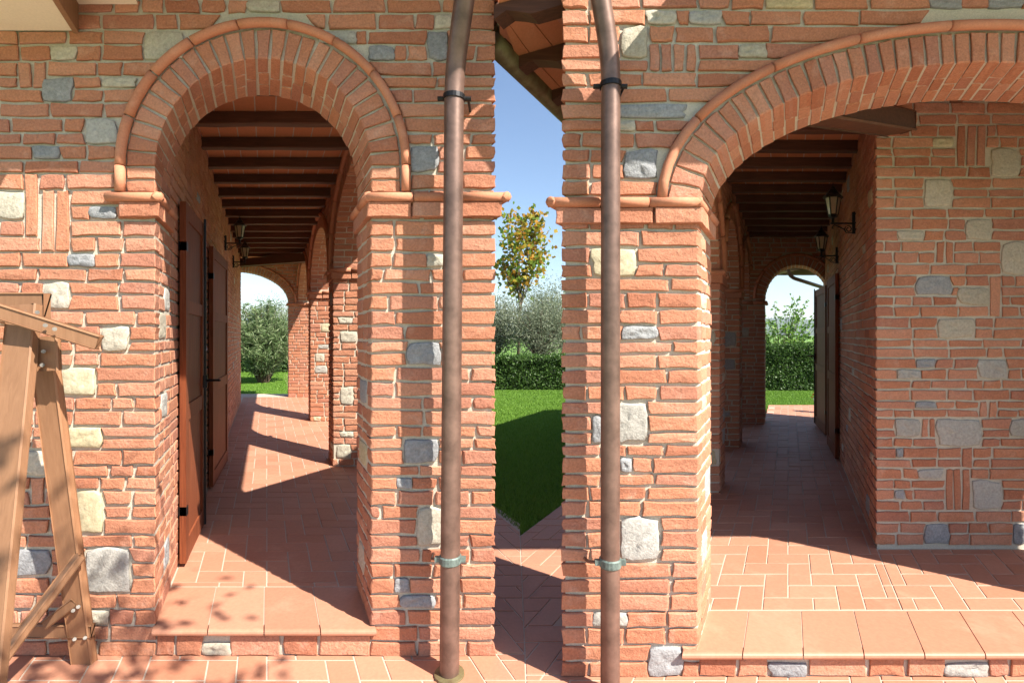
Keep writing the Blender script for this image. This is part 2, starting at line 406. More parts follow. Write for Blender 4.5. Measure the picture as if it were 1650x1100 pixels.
def voussoirs(top, parent, P, A, ringT, T, step=0.078, joint=0.014, lod=1, hood=True, d0=0.0, deep=3):
    _, L = A.divide(8, ringT * 0.4); n = max(9, round(L / step)); n += (n + 1) % 2
    ths, _ = A.divide(n, ringT * 0.4)
    def row(q, i):
        cuts = ([0, 0.37, 0.68, 1] if i % 2 else [0, 0.52, 1]) if deep > 2 else ([0, 0.5, 1] if i % 2 else [0, 0.3, 0.75, 1])
        if deep == 1: cuts = [0, 1]
        for k in range(len(cuts) - 1):
            piece(top, parent, 'voussoir', brickq(P, q, d0 + T * cuts[k] + (0.006 if k else 0), d0 + T * cuts[k + 1] - 0.006, lod if k == 0 else 0, 0.0025), BRICK)
    for i in range(n):
        q = []
        for (th, off, sg) in ((ths[i + 1], 0, -1), (ths[i], 0, 1), (ths[i], ringT, 1), (ths[i + 1], ringT, -1)):
            p = A.pt(th, off); o = A.pt(th + (0.001 if sg < 0 else -0.001), off)
            L = math.hypot(o[0] - p[0], o[1] - p[1]); q.append((p[0] + (o[0] - p[0]) / L * joint / 2, p[1] + (o[1] - p[1]) / L * joint / 2))
        row(q, i)
    z = A.zs; i = 0
    ns = int(round((A.cz - A.zs) / step))
    if ns:
        hh = (A.cz - A.zs) / ns
        for k in range(ns):
            for sg in (-1, 1):
                x0 = A.cx + sg * A.rx; x1 = x0 + sg * ringT; xa, xb = min(x0, x1), max(x0, x1)
                row([(xa, z + k * hh + joint / 2), (xb, z + k * hh + joint / 2), (xb, z + (k + 1) * hh - joint / 2), (xa, z + (k + 1) * hh - joint / 2)], k)
    if hood:
        off = ringT + 0.030; m = max(9, round(L / 0.15)); ths, _ = A.divide(m, off)
        for i in range(m):
            pts = []
            for k in range(6):
                th = ths[i] + (ths[i + 1] - ths[i]) * (k / 5 * 0.965 + 0.017); x, zz = A.pt(th, off); pts.append(P(x, zz, d0 - 0.012 + J(-0.0, 0.0)))
            piece(top, parent, 'hood_moulding', tube(pts, 0.025 if lod else 0.03, 10 if lod else 6), TERRA, True)
        if A.cz - A.zs > 0.05:
            for sg in (-1, 1):
                x = A.cx + sg * (A.rx + off)
                piece(top, parent, 'hood_moulding', tube([P(x, A.zs + 0.005, d0 - 0.012), P(x, A.cz - 0.004, d0 - 0.012)], 0.025, 10), TERRA, True)
def nosing(top, parent, pts, r=0.026, step=0.27, seg=8):
    """half-round terracotta nosing laid along a polyline"""
    for a, b_ in zip(pts[:-1], pts[1:]):
        a, b_ = Vector(a), Vector(b_); L = (b_ - a).length; n = max(1, round(L / step))
        for i in range(n):
            f0, f1 = i / n + (0.003 / L if i else -r * 0.7 / L), (i + 1) / n - (0.003 / L if i < n - 1 else -r * 0.7 / L)
            piece(top, parent, 'impost_nosing', tube([a + (b_ - a) * f0, a + (b_ - a) * f1], r, seg), TERRA, True)
def herring(top, parent, P, a0, a1, b0, b1, T, zt, mat=TILE, joint=0.0095, th=0.02, keep=None, name='floor_tile', clip=None):
    """0/90 herringbone; P(a, z, b)"""
    for i in range(int(math.floor(a0 / T)) - 2, int(math.ceil(a1 / T)) + 2):
        for j in range(int(math.floor(b0 / T)) - 2, int(math.ceil(b1 / T)) + 2):
            r = (i - j) % 4
            if r == 0: x0, x1, y0, y1 = i, i + 2, j, j + 1
            elif r == 3: x0, x1, y0, y1 = i, i + 1, j, j + 2
            else: continue
            X0, X1, Y0, Y1 = max(x0 * T, a0), min(x1 * T, a1), max(y0 * T, b0), min(y1 * T, b1)
            X0 += joint / 2; X1 -= joint / 2; Y0 += joint / 2; Y1 -= joint / 2
            if X1 - X0 < 0.02 or Y1 - Y0 < 0.02: continue
            if keep and not keep(P((X0 + X1) / 2, 0, (Y0 + Y1) / 2)): continue
            z = zt + J(-0.0012, 0.0012); g = 0.002
            pol = [P(a, 0, b_) for a, b_ in ((X0, Y0), (X1, Y0), (X1, Y1), (X0, Y1))]
            if clip:                                     # cut straight along the seam x = clip[0]
                cx_, sg_ = clip; new = []
                for p_, q_ in zip(pol, pol[1:] + pol[:1]):
                    fp, fq = (cx_ - p_.x) * sg_, (cx_ - q_.x) * sg_
                    if fp >= 0: new.append(p_)
                    if (fp > 0) != (fq > 0) and abs(fp - fq) > 1e-9: new.append(p_.lerp(q_, fp / (fp - fq)))
                pol = new
                if len(pol) < 3: continue
            n_ = len(pol); c_ = sum(pol, Vector()) / n_
            if min((p_ - c_).length for p_ in pol) < 0.012: continue
            V = [Vector((p_.x, p_.y, zt - th)) for p_ in pol] + [Vector((p_.x, p_.y, z - g)) for p_ in pol]
            V += [Vector((*(p_ + (c_ - p_).normalized() * g * 1.4).xy, z + J(-0.0006, 0.0006))) for p_ in pol]
            Fc = [tuple(range(2 * n_, 3 * n_))]
            for k in range(n_):
                k2 = (k + 1) % n_; Fc += [(k, k2, n_ + k2, n_ + k), (n_ + k, n_ + k2, 2 * n_ + k2, 2 * n_ + k)]
            piece(top, parent, name, (V, Fc), mat)

# ------------------------------------------------------------------ two splayed wings on an oblique plan
class Wing: pass
Lw, Rw = Wing(), Wing()
Lw.t, Lw.Y, Lw.s, Lw.vp, Lw.S, Lw.fl = (430 - CX) / FPX, FPX / 300.0, 1, 430.0, 300.0, 0.155
Rw.t, Rw.Y, Rw.s, Rw.vp, Rw.S, Rw.fl = (1270 - CX) / FPX, FPX / 320.0, -1, 1270.0, 320.0, 0.135
def front(Wg, Y0): return lambda u, z, d: Vector((u + Wg.t * (Y0 + d), Y0 + d, z))
def side(Wg, u0, sg): return lambda y, z, d: Vector((u0 + sg * d + Wg.t * y, y, z))
def plan(Wg): return lambda u, z, y: Vector((u + Wg.t * y, y, z))
def fu(Wg, x): return (x - Wg.vp) / Wg.S                    # photo column -> u on the front plane
def fz(Wg, y): return CAMZ + (HZ - y) / Wg.S
def fst(Wg, L): return [(fu(Wg, x), fz(Wg, y), w_ / Wg.S, h_ / Wg.S, ty) for x, y, w_, h_, ty in L]
def fvg(Wg, L): return [(fu(Wg, a), fu(Wg, b_), fz(Wg, y1), fz(Wg, y0), n) for a, b_, y0, y1, n in L]
WT = 0.42

# ground, paving, floors
ground = mesh_obj('lawn', ([(-4000, -60, -0.02), (4000, -60, -0.02), (4000, 5000, -0.02), (-4000, 5000, -0.02)], [(0, 1, 2, 3)]), LAWN, origin=(0, 0, -0.02)); struct(ground)
SEAM = 0.07
pv = []
Pl, Pr = plan(Lw), plan(Rw)
def lawn_edge_ok(v): return True
pavL = mesh_obj('paving', ([(-6, -3, -0.004), (SEAM, -3, -0.004), (SEAM, 4.55, -0.004), Pl(2.22, -0.004, 9), Pl(2.22, -0.004, 22), Pl(0.7, -0.004, 22), Pl(0.7, -0.004, 3), Pl(-3, -0.004, 3), (-6, 3, -0.004)], [(0, 1, 2, 3, 4, 5, 6, 7, 8)]), GROUT); struct(pavL)
pavR = mesh_obj('paving', ([(SEAM, -3, -0.0042), (8, -3, -0.0042), (8, 3, -0.0042), Pr(-0.8, -0.0042, 3), Pr(-0.8, -0.0042, 15), Pr(-2.3, -0.0042, 15), (SEAM, 4.27, -0.0042)], [(0, 1, 2, 3, 4, 5, 6)]), GROUT); struct(pavR)
herring(pavL, pavL, Pl, -2.3, 3.0, 1.7, Lw.Y + 0.02, 0.155, 0.0, keep=lambda v: v.x > -3.2, name='paving_tile', clip=(SEAM - 0.004, 1))
herring(pavL, pavL, Pl, 1.2, 2.22, Lw.Y + 0.02, 9.0, 0.155, 0.0, keep=lambda v: v.x > -0.14 * v.y, name='paving_tile', clip=(SEAM - 0.004, 1))
herring(pavR, pavR, Pr, -2.3, 1.9, 1.7, Rw.Y + 0.02, 0.155, 0.0, name='paving_tile', clip=(SEAM + 0.004, -1))
herring(pavR, pavR, Pr, -2.3, -1.12, Rw.Y + 0.02, 9.0, 0.155, 0.0, keep=lambda v: v.x < 0.14 * v.y, name='paving_tile', clip=(SEAM + 0.004, -1))

def step_row(top, Wg, u0, u1, y0, y1, w_, z):
    """big bullnosed step tiles"""
    P = plan(Wg); n = round((u1 - u0) / w_); r = 0.017
    prof = [(y1, z), (y0 + r, z)] + [(y0 + r - r * math.sin(a), z - r + r * math.cos(a)) for a in (R(30), R(60), R(90), R(120), R(150), R(180))] + [(y1, z - 2 * r)]
    for i in range(n):
        a, c = u0 + (u1 - u0) * i / n + 0.003, u0 + (u1 - u0) * (i + 1) / n - 0.003; m_ = len(prof)
        V = [P(a, zz, y) for y, zz in prof] + [P(c, zz, y) for y, zz in prof]
        Fc = [(k, (k + 1) % m_, m_ + (k + 1) % m_, m_ + k) for k in range(m_)] + [tuple(range(m_)), tuple(range(m_, 2 * m_))[::-1]]
        piece(top, top, 'step_tile', (V, Fc), TILE)
floorL = mesh_obj('portico_floor', join(boxP(Pl, -0.60, 0.56, 0.0, Lw.fl - 0.0035, Lw.Y + 0.03, 3.1), boxP(Pl, -0.62, 1.20, 0.0, Lw.fl - 0.0035, 3.1, 11.6), boxP(Pl, -3.5, 1.2, 0.0, Lw.fl - 0.0035, 11.6, 13.3)), GROUT); struct(floorL)
step_row(floorL, Lw, -0.615, 0.585, Lw.Y - 0.035, 3.09, 0.30, Lw.fl)
herring(floorL, floorL, Pl, -0.60, 1.20, 3.10, 12.6, 0.150, Lw.fl)
floorR = mesh_obj('portico_floor', join(boxP(Pr, -0.46, 3.0, 0.0, Rw.fl - 0.0035, Rw.Y + 0.03, 2.92), boxP(Pr, -1.10, 0.9, 0.0, Rw.fl - 0.0035, 2.92, 9.0), boxP(Pr, 0.9, 3.0, 0.0, Rw.fl - 0.0035, 2.92, 3.75), boxP(Pr, -0.43, 0.7, 0.0, Rw.fl - 0.0035, 9.0, 11.3)), GROUT); struct(floorR)
step_row(floorR, Rw, -0.53, 2.80, Rw.Y - 0.03, 2.86, 0.295, Rw.fl)
herring(floorR, floorR, Pr, -1.10, 0.66, 2.87, 11.3, 0.150, Rw.fl, keep=lambda v: v.y < 8.9 or (v.x - Rw.t * v.y) > -0.42)
herring(floorR, floorR, Pr, 0.66, 2.2, 2.87, 3.68, 0.150, Rw.fl)

# ------------------------------------------------------------------ front walls
AL = Arch(fu(Lw, 424), fz(Lw, 268), 174 / 300.0, 174 / 300.0, fz(Lw, 311), 0.0)
fw = thing('brick_front_wall', 'sunlit rustic brick wall with tall narrow round arch, beside the wooden swing frame', 'wall', (fu(Lw, 424) + Lw.t * Lw.Y, Lw.Y, 0))
PF = front(Lw, Lw.Y)
mesh_obj('mortar_core', core(PF, fu(Lw, -90), fu(Lw, 798) - 0.012, 0, 3.75, AL.curve(0.006), 0.016, WT), MORTAR, fw)
stL = fst(Lw, [(102, 85, 45, 42, 'c'), (192, 132, 58, 36, 'c'), (92, 152, 52, 40, 'b'), (162, 219, 55, 44, 'g'), (73, 248, 46, 28, 'b'), (264, 72, 66, 36, 'c'), (425, 12, 55, 25, 'c'),
  (14, 325, 48, 58, 'c'), (165, 350, 45, 22, 'b'), (130, 420, 45, 26, 'b'), (90, 472, 45, 38, 'c'), (185, 547, 45, 57, 'c'), (125, 610, 58, 55, 'y'), (133, 705, 62, 44, 'y'), (52, 748, 42, 44, 'c'),
  (140, 827, 52, 52, 'y'), (38, 915, 85, 45, 'b'), (172, 925, 78, 62, 'g'), (155, 998, 42, 36, 'c'), (545, 48, 60, 22, 'g'), (715, 22, 30, 20, 'c'), (706, 68, 32, 30, 'b'), (615, 95, 45, 20, 'b'),
  (684, 262, 46, 38, 'b'), (702, 422, 28, 22, 'c'), (684, 570, 55, 55, 'b'), (679, 717, 56, 40, 'b'), (694, 850, 42, 56, 'c'), (652, 788, 26, 22, 'b'), (674, 972, 58, 18, 'b'), (648, 950, 26, 18, 'b'), (20, 40, 44, 30, 'g'), (-40, 560, 50, 50, 'c')])
vgL = fvg(Lw, [(42, 60, 285, 370, 1), (67, 110, 318, 406, 2), (30, 72, 94, 132, 2), (50, 68, 772, 810, 1)])
off = 0.155 + 0.062
lay(fw, fw, PF, fu(Lw, -85), fu(Lw, 798), 0.0, 3.74, stL, vgL, AL.cut(off))
voussoirs(fw, fw, PF, AL, 0.155, WT)
lay(fw, fw, side(Lw, AL.cx - AL.rx, -1), Lw.Y + 0.105, Lw.Y + WT, Lw.fl, AL.zs - 0.13, auto=4, depth=0.08)
lay(fw, fw, side(Lw, AL.cx + AL.rx, 1), Lw.Y + 0.105, Lw.Y + WT, Lw.fl, AL.zs - 0.13, auto=3, depth=0.08)
lay(fw, fw, side(Lw, 1.227, -1), Lw.Y + 0.105, Lw.Y + WT, 0, 3.5, auto=4, depth=0.01, lod=0)
mesh_obj('step_riser_core', boxP(PF, AL.cx - AL.rx - 0.005, AL.cx + AL.rx + 0.005, 0, Lw.fl - 0.036, 0.012, 0.2), MORTAR, fw)
lay(fw, fw, PF, AL.cx - AL.rx + 0.01, AL.cx + AL.rx - 0.01, 0.005, Lw.fl - 0.04, H=(0.05, 0.1), d0=0.0, stones=[(AL.cx - 0.25, 0.06, 0.16, 0.075, 'c')], Lens=(0.27, 0.2, 0.3))
def impost(top, Wg, P, pts, zt, band):
    nosing(top, top, [P(a, zt - 0.024, d) for a, d in pts])
    for a0, a1, Pf, dd in band:
        n = max(1, round((a1 - a0) / 0.25))
        for i in range(n):
            x0 = a0 + (a1 - a0) * i / n + (0.006 if i else 0); x1 = a0 + (a1 - a0) * (i + 1) / n - (0.006 if i < n - 1 else 0)
            piece(top, top, 'impost_brick', brickq(Pf, [(x0, zt - 0.128), (x1, zt - 0.128), (x1, zt - 0.05), (x0, zt - 0.05)], -0.026, dd, 1, 0.002), BRICK)
zi = fz(Lw, 312)
impost(fw, Lw, PF, [(fu(Lw, 180), -0.02), (AL.cx - AL.rx + 0.018, -0.02), (AL.cx - AL.rx + 0.018, WT)], zi, [(fu(Lw, 193), AL.cx - AL.rx + 0.026, PF, 0.1), (Lw.Y + 0.1, Lw.Y + WT, side(Lw, AL.cx - AL.rx, -1), 0.05)])
impost(fw, Lw, PF, [(AL.cx + AL.rx - 0.018, WT), (AL.cx + AL.rx - 0.018, -0.02), (fu(Lw, 812), -0.02), (fu(Lw, 812), WT)], zi, [(AL.cx + AL.rx - 0.026, fu(Lw, 805), PF, 0.1), (Lw.Y + 0.1, Lw.Y + WT, side(Lw, AL.cx + AL.rx, 1), 0.05)])

AR = Arch(fu(Rw, 1600), fz(Rw, 325), 475 / 320.0, 225 / 320.0, fz(Rw, 325), 0.0)
fr = thing('brick_front_wall', 'rustic brick wall with wide low arch over a terracotta porch', 'wall', (fu(Rw, 1100) + Rw.t * Rw.Y, Rw.Y, 0))
PG = front(Rw, Rw.Y)
mesh_obj('mortar_core', core(PG, fu(Rw, 905) + 0.012, fu(Rw, 2300), 0, 3.60, AR.curve(0.006, 48), 0.016, WT), MORTAR, fr)
stR = fst(Rw, [(1022, 70, 44, 66, 'c'), (1065, 20, 52, 24, 'c'), (1137, 30, 56, 40, 'g'), (1272, 12, 80, 26, 'y'), (1213, 80, 46, 34, 'c'), (1524, 8, 56, 24, 'b'), (1622, 12, 60, 26, 'b'), (1050, 181, 116, 26, 'b'),
  (1032, 270, 56, 42, 'b'), (1006, 210, 36, 26, 'c'), (988, 420, 74, 38, 'y'), (1030, 545, 60, 24, 'b'), (1013, 685, 58, 74, 'g'), (1008, 740, 20, 20, 'b'), (1030, 868, 66, 50, 'g'), (983, 997, 62, 44, 'g'), (1072, 1072, 56, 40, 'b'), (962, 690, 16, 40, 'b')])
vgR = fvg(Rw, [(1047, 1121, 82, 122, 4)])
lay(fr, fr, PG, fu(Rw, 905), fu(Rw, 1720), 0.0, 3.59, stR, vgR, AR.cut(off))
voussoirs(fr, fr, PG, AR, 0.15, WT)
lay(fr, fr, side(Rw, AR.cx - AR.rx, -1), Rw.Y + 0.105, Rw.Y + WT, Rw.fl, AR.zs - 0.13, auto=4, depth=0.08)
lay(fr, fr, side(Rw, fu(Rw, 905), 1), Rw.Y + 0.105, Rw.Y + WT, 0, 3.5, auto=4, depth=0.01, lod=0)
mesh_obj('step_riser_core', boxP(PG, AR.cx - AR.rx - 0.005, 2.9, 0, Rw.fl - 0.036, 0.012, 0.2), MORTAR, fr)
lay(fr, fr, PG, AR.cx - AR.rx + 0.01, 2.4, 0.005, Rw.fl - 0.04, H=(0.05, 0.09), stones=[(0.0, 0.05, 0.2, 0.07, 'b'), (0.9, 0.05, 0.24, 0.07, 'g')], Lens=(0.27, 0.2, 0.3))
zr = fz(Rw, 320)
impost(fr, Rw, PG, [(fu(Rw, 892), WT), (fu(Rw, 892), -0.02), (AR.cx - AR.rx - 0.0, -0.02), (AR.cx - AR.rx + 0.018, WT)], zr, [(fu(Rw, 899), AR.cx - AR.rx + 0.026, PG, 0.1), (Rw.Y + 0.1, Rw.Y + WT, side(Rw, AR.cx - AR.rx, -1), 0.05)])

# ------------------------------------------------------------------ arcades, inner walls, end walls, ceilings
def arcade(Wg, top, uin, uout, spans, zimp, rise, piers, ztop, zfl):
    sg = Wg.s; Pi = side(Wg, uin, sg); Po = side(Wg, uout, -sg); T = abs(uout - uin)
    for k, (y0, y1) in enumerate(spans):
        A = Arch((y0 + y1) / 2, zimp, (y1 - y0) / 2, rise, zimp, zimp)
        ac = mesh_obj('arch', core(Pi, y0 - (0.0 if k == 0 else 0.0) - 0.001, y1 + 0.001, zimp, ztop, A.curve(0.006), 0.012, T - 0.012), MORTAR, top)
        voussoirs(top, ac, Pi, A, 0.15, T, lod=0, deep=2, step=0.08 if k == 0 else 0.085)
        lay(top, ac, Pi, y0, y1, zimp + 0.01, ztop, cut=A.cut(0.22), depth=0.03, lod=0)
        lay(top, ac, Po, y0, y1, zimp + 0.01, ztop, cut=A.cut(0.22), depth=0.01, lod=0, joint=0.02)
    for (y0, y1) in piers:
        ua, ub = min(uin, uout), max(uin, uout); e = 0.012
        P0 = front(Wg, y0); P = plan(Wg)
        pc = mesh_obj('pier', boxP(P, ua + e, ub - e, 0, ztop, y0 + e, y1 - e), MORTAR, top)
        lay(top, pc, P0, ua, ub, 0.02, zimp - 0.13, auto=5, depth=0.1, lod=1)
        lay(top, pc, Pi, y0 + 0.105, y1, 0.02, zimp - 0.13, auto=3, depth=0.05, lod=0)
        lay(top, pc, Pi, y0, y1, zimp + 0.01, ztop, depth=0.03, lod=0)
        lay(top, pc, Po, y0 + 0.105, y1, 0.02, ztop, depth=0.012, lod=0, joint=0.02)
        c0, c1 = uin - sg * 0.022, uout + sg * 0.022
        nosing(top, pc, [P(c0, zimp - 0.024, y1 + 0.02), P(c0, zimp - 0.024, y0 - 0.022), P(c1, zimp - 0.024, y0 - 0.022), P(c1, zimp - 0.024, y1 + 0.02)], 0.028)
        for i in range(2):
            x0, x1 = ua - 0.026 + (ub - ua + 0.052) * i / 2, ua - 0.026 + (ub - ua + 0.052) * (i + 1) / 2 - (0.01 if i == 0 else 0)
            piece(top, pc, 'impost_brick', brickq(P0, [(x0, zimp - 0.128), (x1, zimp - 0.128), (x1, zimp - 0.05), (x0, zimp - 0.05)], -0.026, 0.1, 0, 0.002), BRICK)
        piece(top, pc, 'impost_brick', brickq(Pi, [(y0 + 0.105, zimp - 0.128), (y1, zimp - 0.128), (y1, zimp - 0.05), (y0 + 0.105, zimp - 0.05)], -0.026, 0.05, 0, 0.002), BRICK)
ZJ = 3.45                                                  # underside of the joists
arL = thing('brick_arcade', 'row of brick arches on the right of the oleander passage', 'arcade', Pl(1.0, 0, 6.1))
UOL, UIL = fu(Lw, 798), 0.79
arcade(Lw, arL, UIL, UOL - 0.001, [(Lw.Y + WT, 5.93), (6.36, 9.03), (9.46, 12.6)], 2.52, 0.82, [(5.93, 6.36), (9.03, 9.46)], 3.70, Lw.fl)
arR = thing('brick_arcade', 'row of brick arches on the left of the lantern passage', 'arcade', Pr(-0.9, 0, 5.1))
UOR, UIR = fu(Rw, 905), -0.68
arcade(Rw, arR, UIR, UOR + 0.001, [(Rw.Y + WT, 4.96), (5.36, 6.98), (7.38, 8.84)], 2.37, 0.76, [(4.96, 5.36), (6.98, 7.38)], 3.60, Rw.fl)

# passage walls
hwL = thing('house_wall', 'brick house wall on the left of the oleander passage, behind the open shutters', 'wall', Pl(-0.8, 0, 7))
PSL = side(Lw, -0.60, -1); DO = (4.10, 5.02)
mesh_obj('mortar_core', join(boxP(PSL, Lw.Y + WT, DO[0], 0, 3.72, 0.012, 0.35), boxP(PSL, DO[1], 11.5, 0, 3.72, 0.012, 0.35), boxP(PSL, DO[0], DO[1], 2.45, 3.72, 0.012, 0.35)), MORTAR, hwL)
lay(hwL, hwL, PSL, Lw.Y + WT, 11.5, Lw.fl, 3.70, vgroups=[(DO[0], DO[1], Lw.fl, 2.45, 0)], auto=16, depth=0.05, lod=0)
dr = thing('passage_door', 'brown wooden glazed door in the wall between the open shutters of the oleander passage', 'door', PSL(4.56, Lw.fl, 0.16))
mesh_obj('pane', boxP(PSL, DO[0] + 0.1, DO[1] - 0.1, 0.6, 2.3, 0.165, 0.18), PANE, dr)
for a0, a1, z0, z1 in ((DO[0], DO[0] + 0.1, Lw.fl, 2.45), (DO[1] - 0.1, DO[1], Lw.fl, 2.45), (DO[0] + 0.1, DO[1] - 0.1, Lw.fl, 0.6), (DO[0] + 0.1, DO[1] - 0.1, 2.3, 2.45), (4.52, 4.6, 0.6, 2.3)):
    mesh_obj('door_frame', boxP(PSL, a0, a1, z0, z1, 0.14, 0.2), SHUT, dr)
hwR = thing('house_wall', 'brick house corner wall standing inside the wide arch, right of the lantern passage', 'wall', Pr(0.9, 0, 3.7))
PSR = side(Rw, 0.65, 1); YH = 3.685
mesh_obj('mortar_core', join(boxP(plan(Rw), 0.662, 0.95, 0, 3.72, YH + 0.012, 9.4), boxP(plan(Rw), 0.95, 3.4, 0, 3.72, YH + 0.012, YH + 0.4)), MORTAR, hwR)
def bu(x): return (x - 1270.0) * YH / FPX
def bz(y): return CAMZ + (HZ - y) * YH / FPX
k = YH / FPX
stB = [(bu(x), bz(y), w_ * k, h_ * k, ty) for x, y, w_, h_, ty in [(1512, 305, 45, 48, 'c'), (1620, 258, 48, 40, 'c'), (1520, 230, 35, 22, 'y'), (1468, 378, 45, 26, 'c'), (1578, 370, 42, 40, 'c'), (1634, 415, 40, 50, 'c'),
  (1505, 458, 58, 22, 'b'), (1570, 482, 52, 32, 'c'), (1541, 530, 62, 40, 'c'), (1600, 588, 48, 33, 'g'), (1465, 598, 42, 18, 'g'), (1492, 579, 32, 14, 'b'), (1492, 648, 36, 14, 'b'), (1463, 695, 42, 24, 'g'), (1546, 692, 74, 46, 'g'),
  (1450, 732, 12, 14, 'b'), (1500, 760, 42, 18, 'g'), (1591, 803, 50, 44, 'g'), (1450, 803, 16, 14, 'b'), (1510, 852, 40, 34, 'b'), (1645, 857, 24, 28, 'b'), (1648, 690, 40, 30, 'g')]]
vgB = [(bu(a), bu(c), bz(y1), bz(y0), n) for a, c, y0, y1, n in [(1543, 1588, 212, 272, 3), (1510, 1536, 393, 418, 2), (1597, 1612, 440, 502, 1), (1525, 1562, 753, 813, 3), (1487, 1507, 676, 706, 2), (1552, 1566, 724, 748, 1), (1580, 1606, 640, 668, 2)]]
lay(hwR, hwR, front(Rw, YH), 0.65, 2.6, Rw.fl, 3.70, stB, vgB, depth=0.1, H=(0.044, 0.066))
lay(hwR, hwR, PSR, YH + 0.105, 9.0, Rw.fl, 3.70, auto=26, depth=0.05, lod=0)

# end walls
ewL = thing('end_wall', 'far brick wall of the oleander passage with low arch framing the bush', 'wall', Pl(0.8, 0, 12.7))
AE = Arch(0.55 - 1.44, 2.55, 1.44, 0.82, 2.55, 0.0); PE = front(Lw, 12.6)
mesh_obj('mortar_core', core(PE, -3.2, UOL - 0.013, 0, 3.72, AE.curve(0.006), 0.016, WT), MORTAR, ewL)
voussoirs(ewL, ewL, PE, AE, 0.15, WT, lod=0, deep=2)
lay(ewL, ewL, PE, -1.5, UOL, 0.02, 3.7, cut=AE.cut(0.21), lod=0, depth=0.05)
lay(ewL, ewL, side(Lw, 0.55, 1), 12.66, 13.02, 0.1, 2.42, lod=0, depth=0.03)
nosing(ewL, ewL, [PE(0.53, 2.51, WT), PE(0.53, 2.51, -0.02), PE(1.22, 2.51, -0.02)], 0.03)
ewR = thing('end_wall', 'far brick wall of the lantern passage with round arch framing hedge and shrub', 'wall', Pr(-0.5, 0, 8.95))
AF = Arch(0.16, 2.37, 0.58, 0.60, 2.33, 0.0); PH = front(Rw, 8.84)
mesh_obj('mortar_core', core(PH, UOR + 0.013, 1.2, 0, 3.72, AF.curve(0.006), 0.016, WT), MORTAR, ewR)
voussoirs(ewR, ewR, PH, AF, 0.15, WT, lod=0, deep=2)
lay(ewR, ewR, PH, UOR, 0.66, 0.02, 3.7, cut=AF.cut(0.21), lod=0, depth=0.05, auto=2)
lay(ewR, ewR, side(Rw, AF.cx - AF.rx, -1), 8.9, 9.25, 0.1, 2.2, lod=0, depth=0.03)
nosing(ewR, ewR, [PH(AF.cx - AF.rx + 0.02, 2.30, WT), PH(AF.cx - AF.rx + 0.02, 2.30, -0.02), PH(-1.1, 2.30, -0.02)], 0.03)

def ceiling(Wg, top, ua, ub, ys, y0, y1, tw=0.168):
    P = plan(Wg); jh = 0.095; jw = 0.085
    mesh_obj('tile_bed', boxP(P, ua - 0.05, ub + 0.05, ZJ + jh + 0.010, ZJ + jh + 0.09, y0, y1), MORTAR, top)
    for y in ys:
        a, c = ua - 0.03, ub + 0.03; dz = J(-0.004, 0.004)
        V, Fc = boxP(P, a, c, ZJ + dz, ZJ + jh, y - jw / 2, y + jw / 2)
        n = 6; V, Fc = [], []
        for i in range(n + 1):
            u = a + (c - a) * i / n; w2 = jw / 2 * J(0.93, 1.06); b2 = ZJ + dz + J(-0.004, 0.004)
            for yy, zz in ((y - w2, ZJ + jh), (y - w2, b2 + 0.008), (y - w2 + 0.008, b2), (y + w2 - 0.008, b2), (y + w2, b2 + 0.008), (y + w2, ZJ + jh)): V.append(P(u, zz, yy))
        for i in range(n):
            for q in range(6): Fc.append((i * 6 + q, i * 6 + (q + 1) % 6, i * 6 + 6 + (q + 1) % 6, i * 6 + 6 + q))
        Fc += [tuple(range(6)), tuple(range(n * 6, n * 6 + 6))]
        piece(top, top, 'joist', (V, Fc), JOIST)
    yy = [y0] + list(ys) + [y1]; n = math.ceil((ub - ua) / tw); off_ = 0
    for b0, b1 in zip(yy[:-1], yy[1:]):
        if b1 - b0 < 0.04: continue
        for i in range(n):
            a = ua + i * tw + 0.005; c = min(ua + (i + 1) * tw - 0.005, ub); z = ZJ + jh + 0.004 + J(0, 0.003)
            if c - a < 0.02: continue
            piece(top, top, 'ceiling_tile', boxP(P, a, c, z, z + 0.026, b0 + 0.004, b1 - 0.004), CEILTILE)
ceL = thing('timber_ceiling', 'dark joists and terracotta tile ceiling over the oleander passage', 'ceiling', Pl(0.1, ZJ, 7))
ceiling(Lw, ceL, -0.60, 0.79, [3.57 + 0.525 * i for i in range(15)], 3.09, 11.5)
mesh_obj('tile_bed', boxP(Pl, -3.2, 1.1, ZJ + 0.13, ZJ + 0.2, 11.5, 12.6), CEILTILE, ceL)
piece(ceL, ceL, 'beam', plank(Pl(-0.75, 3.36, 11.35), Pl(0.95, 3.30, 10.1), 0.17, 0.17, (0, 0, 1)), JOIST)
ceR = thing('timber_ceiling', 'dark joists and terracotta tile ceiling over the lantern passage', 'ceiling', Pr(0, ZJ, 6))
ceiling(Rw, ceR, -0.68, 0.65, [3.34 + 0.45 * i for i in range(13)], 2.92, 8.84)
P = Pr
mesh_obj('tile_bed', boxP(P, 0.65, 3.2, ZJ + 0.112, ZJ + 0.2, 2.92, YH + 0.3), MORTAR, ceR)
for i in range(9):
    for a, c in ((2.92, 3.3), (3.308, YH + 0.01)):
        piece(ceR, ceR, 'ceiling_tile', boxP(P, 0.66 + i * 0.24, 0.892 + i * 0.24, ZJ + 0.10 + J(0, 0.003), ZJ + 0.128, a, c), CEILTILE)
for u in (bu(1538), bu(1668), bu(1800)):
    piece(ceR, ceR, 'joist', boxP(P, u - 0.045, u + 0.045, ZJ - 0.02, ZJ + 0.09, 2.93, YH - 0.02), JOIST)
def pw(x, y, Y): return Vector(((x - CX) * Y / FPX, Y, CAMZ + (HZ - y) * Y / FPX))
piece(ceR, ceR, 'beam', plank(pw(1290, 172, 2.90), pw(1455, 200, 3.66), 0.15, 0.17, (0, 0, 1), 0.012), JOIST)

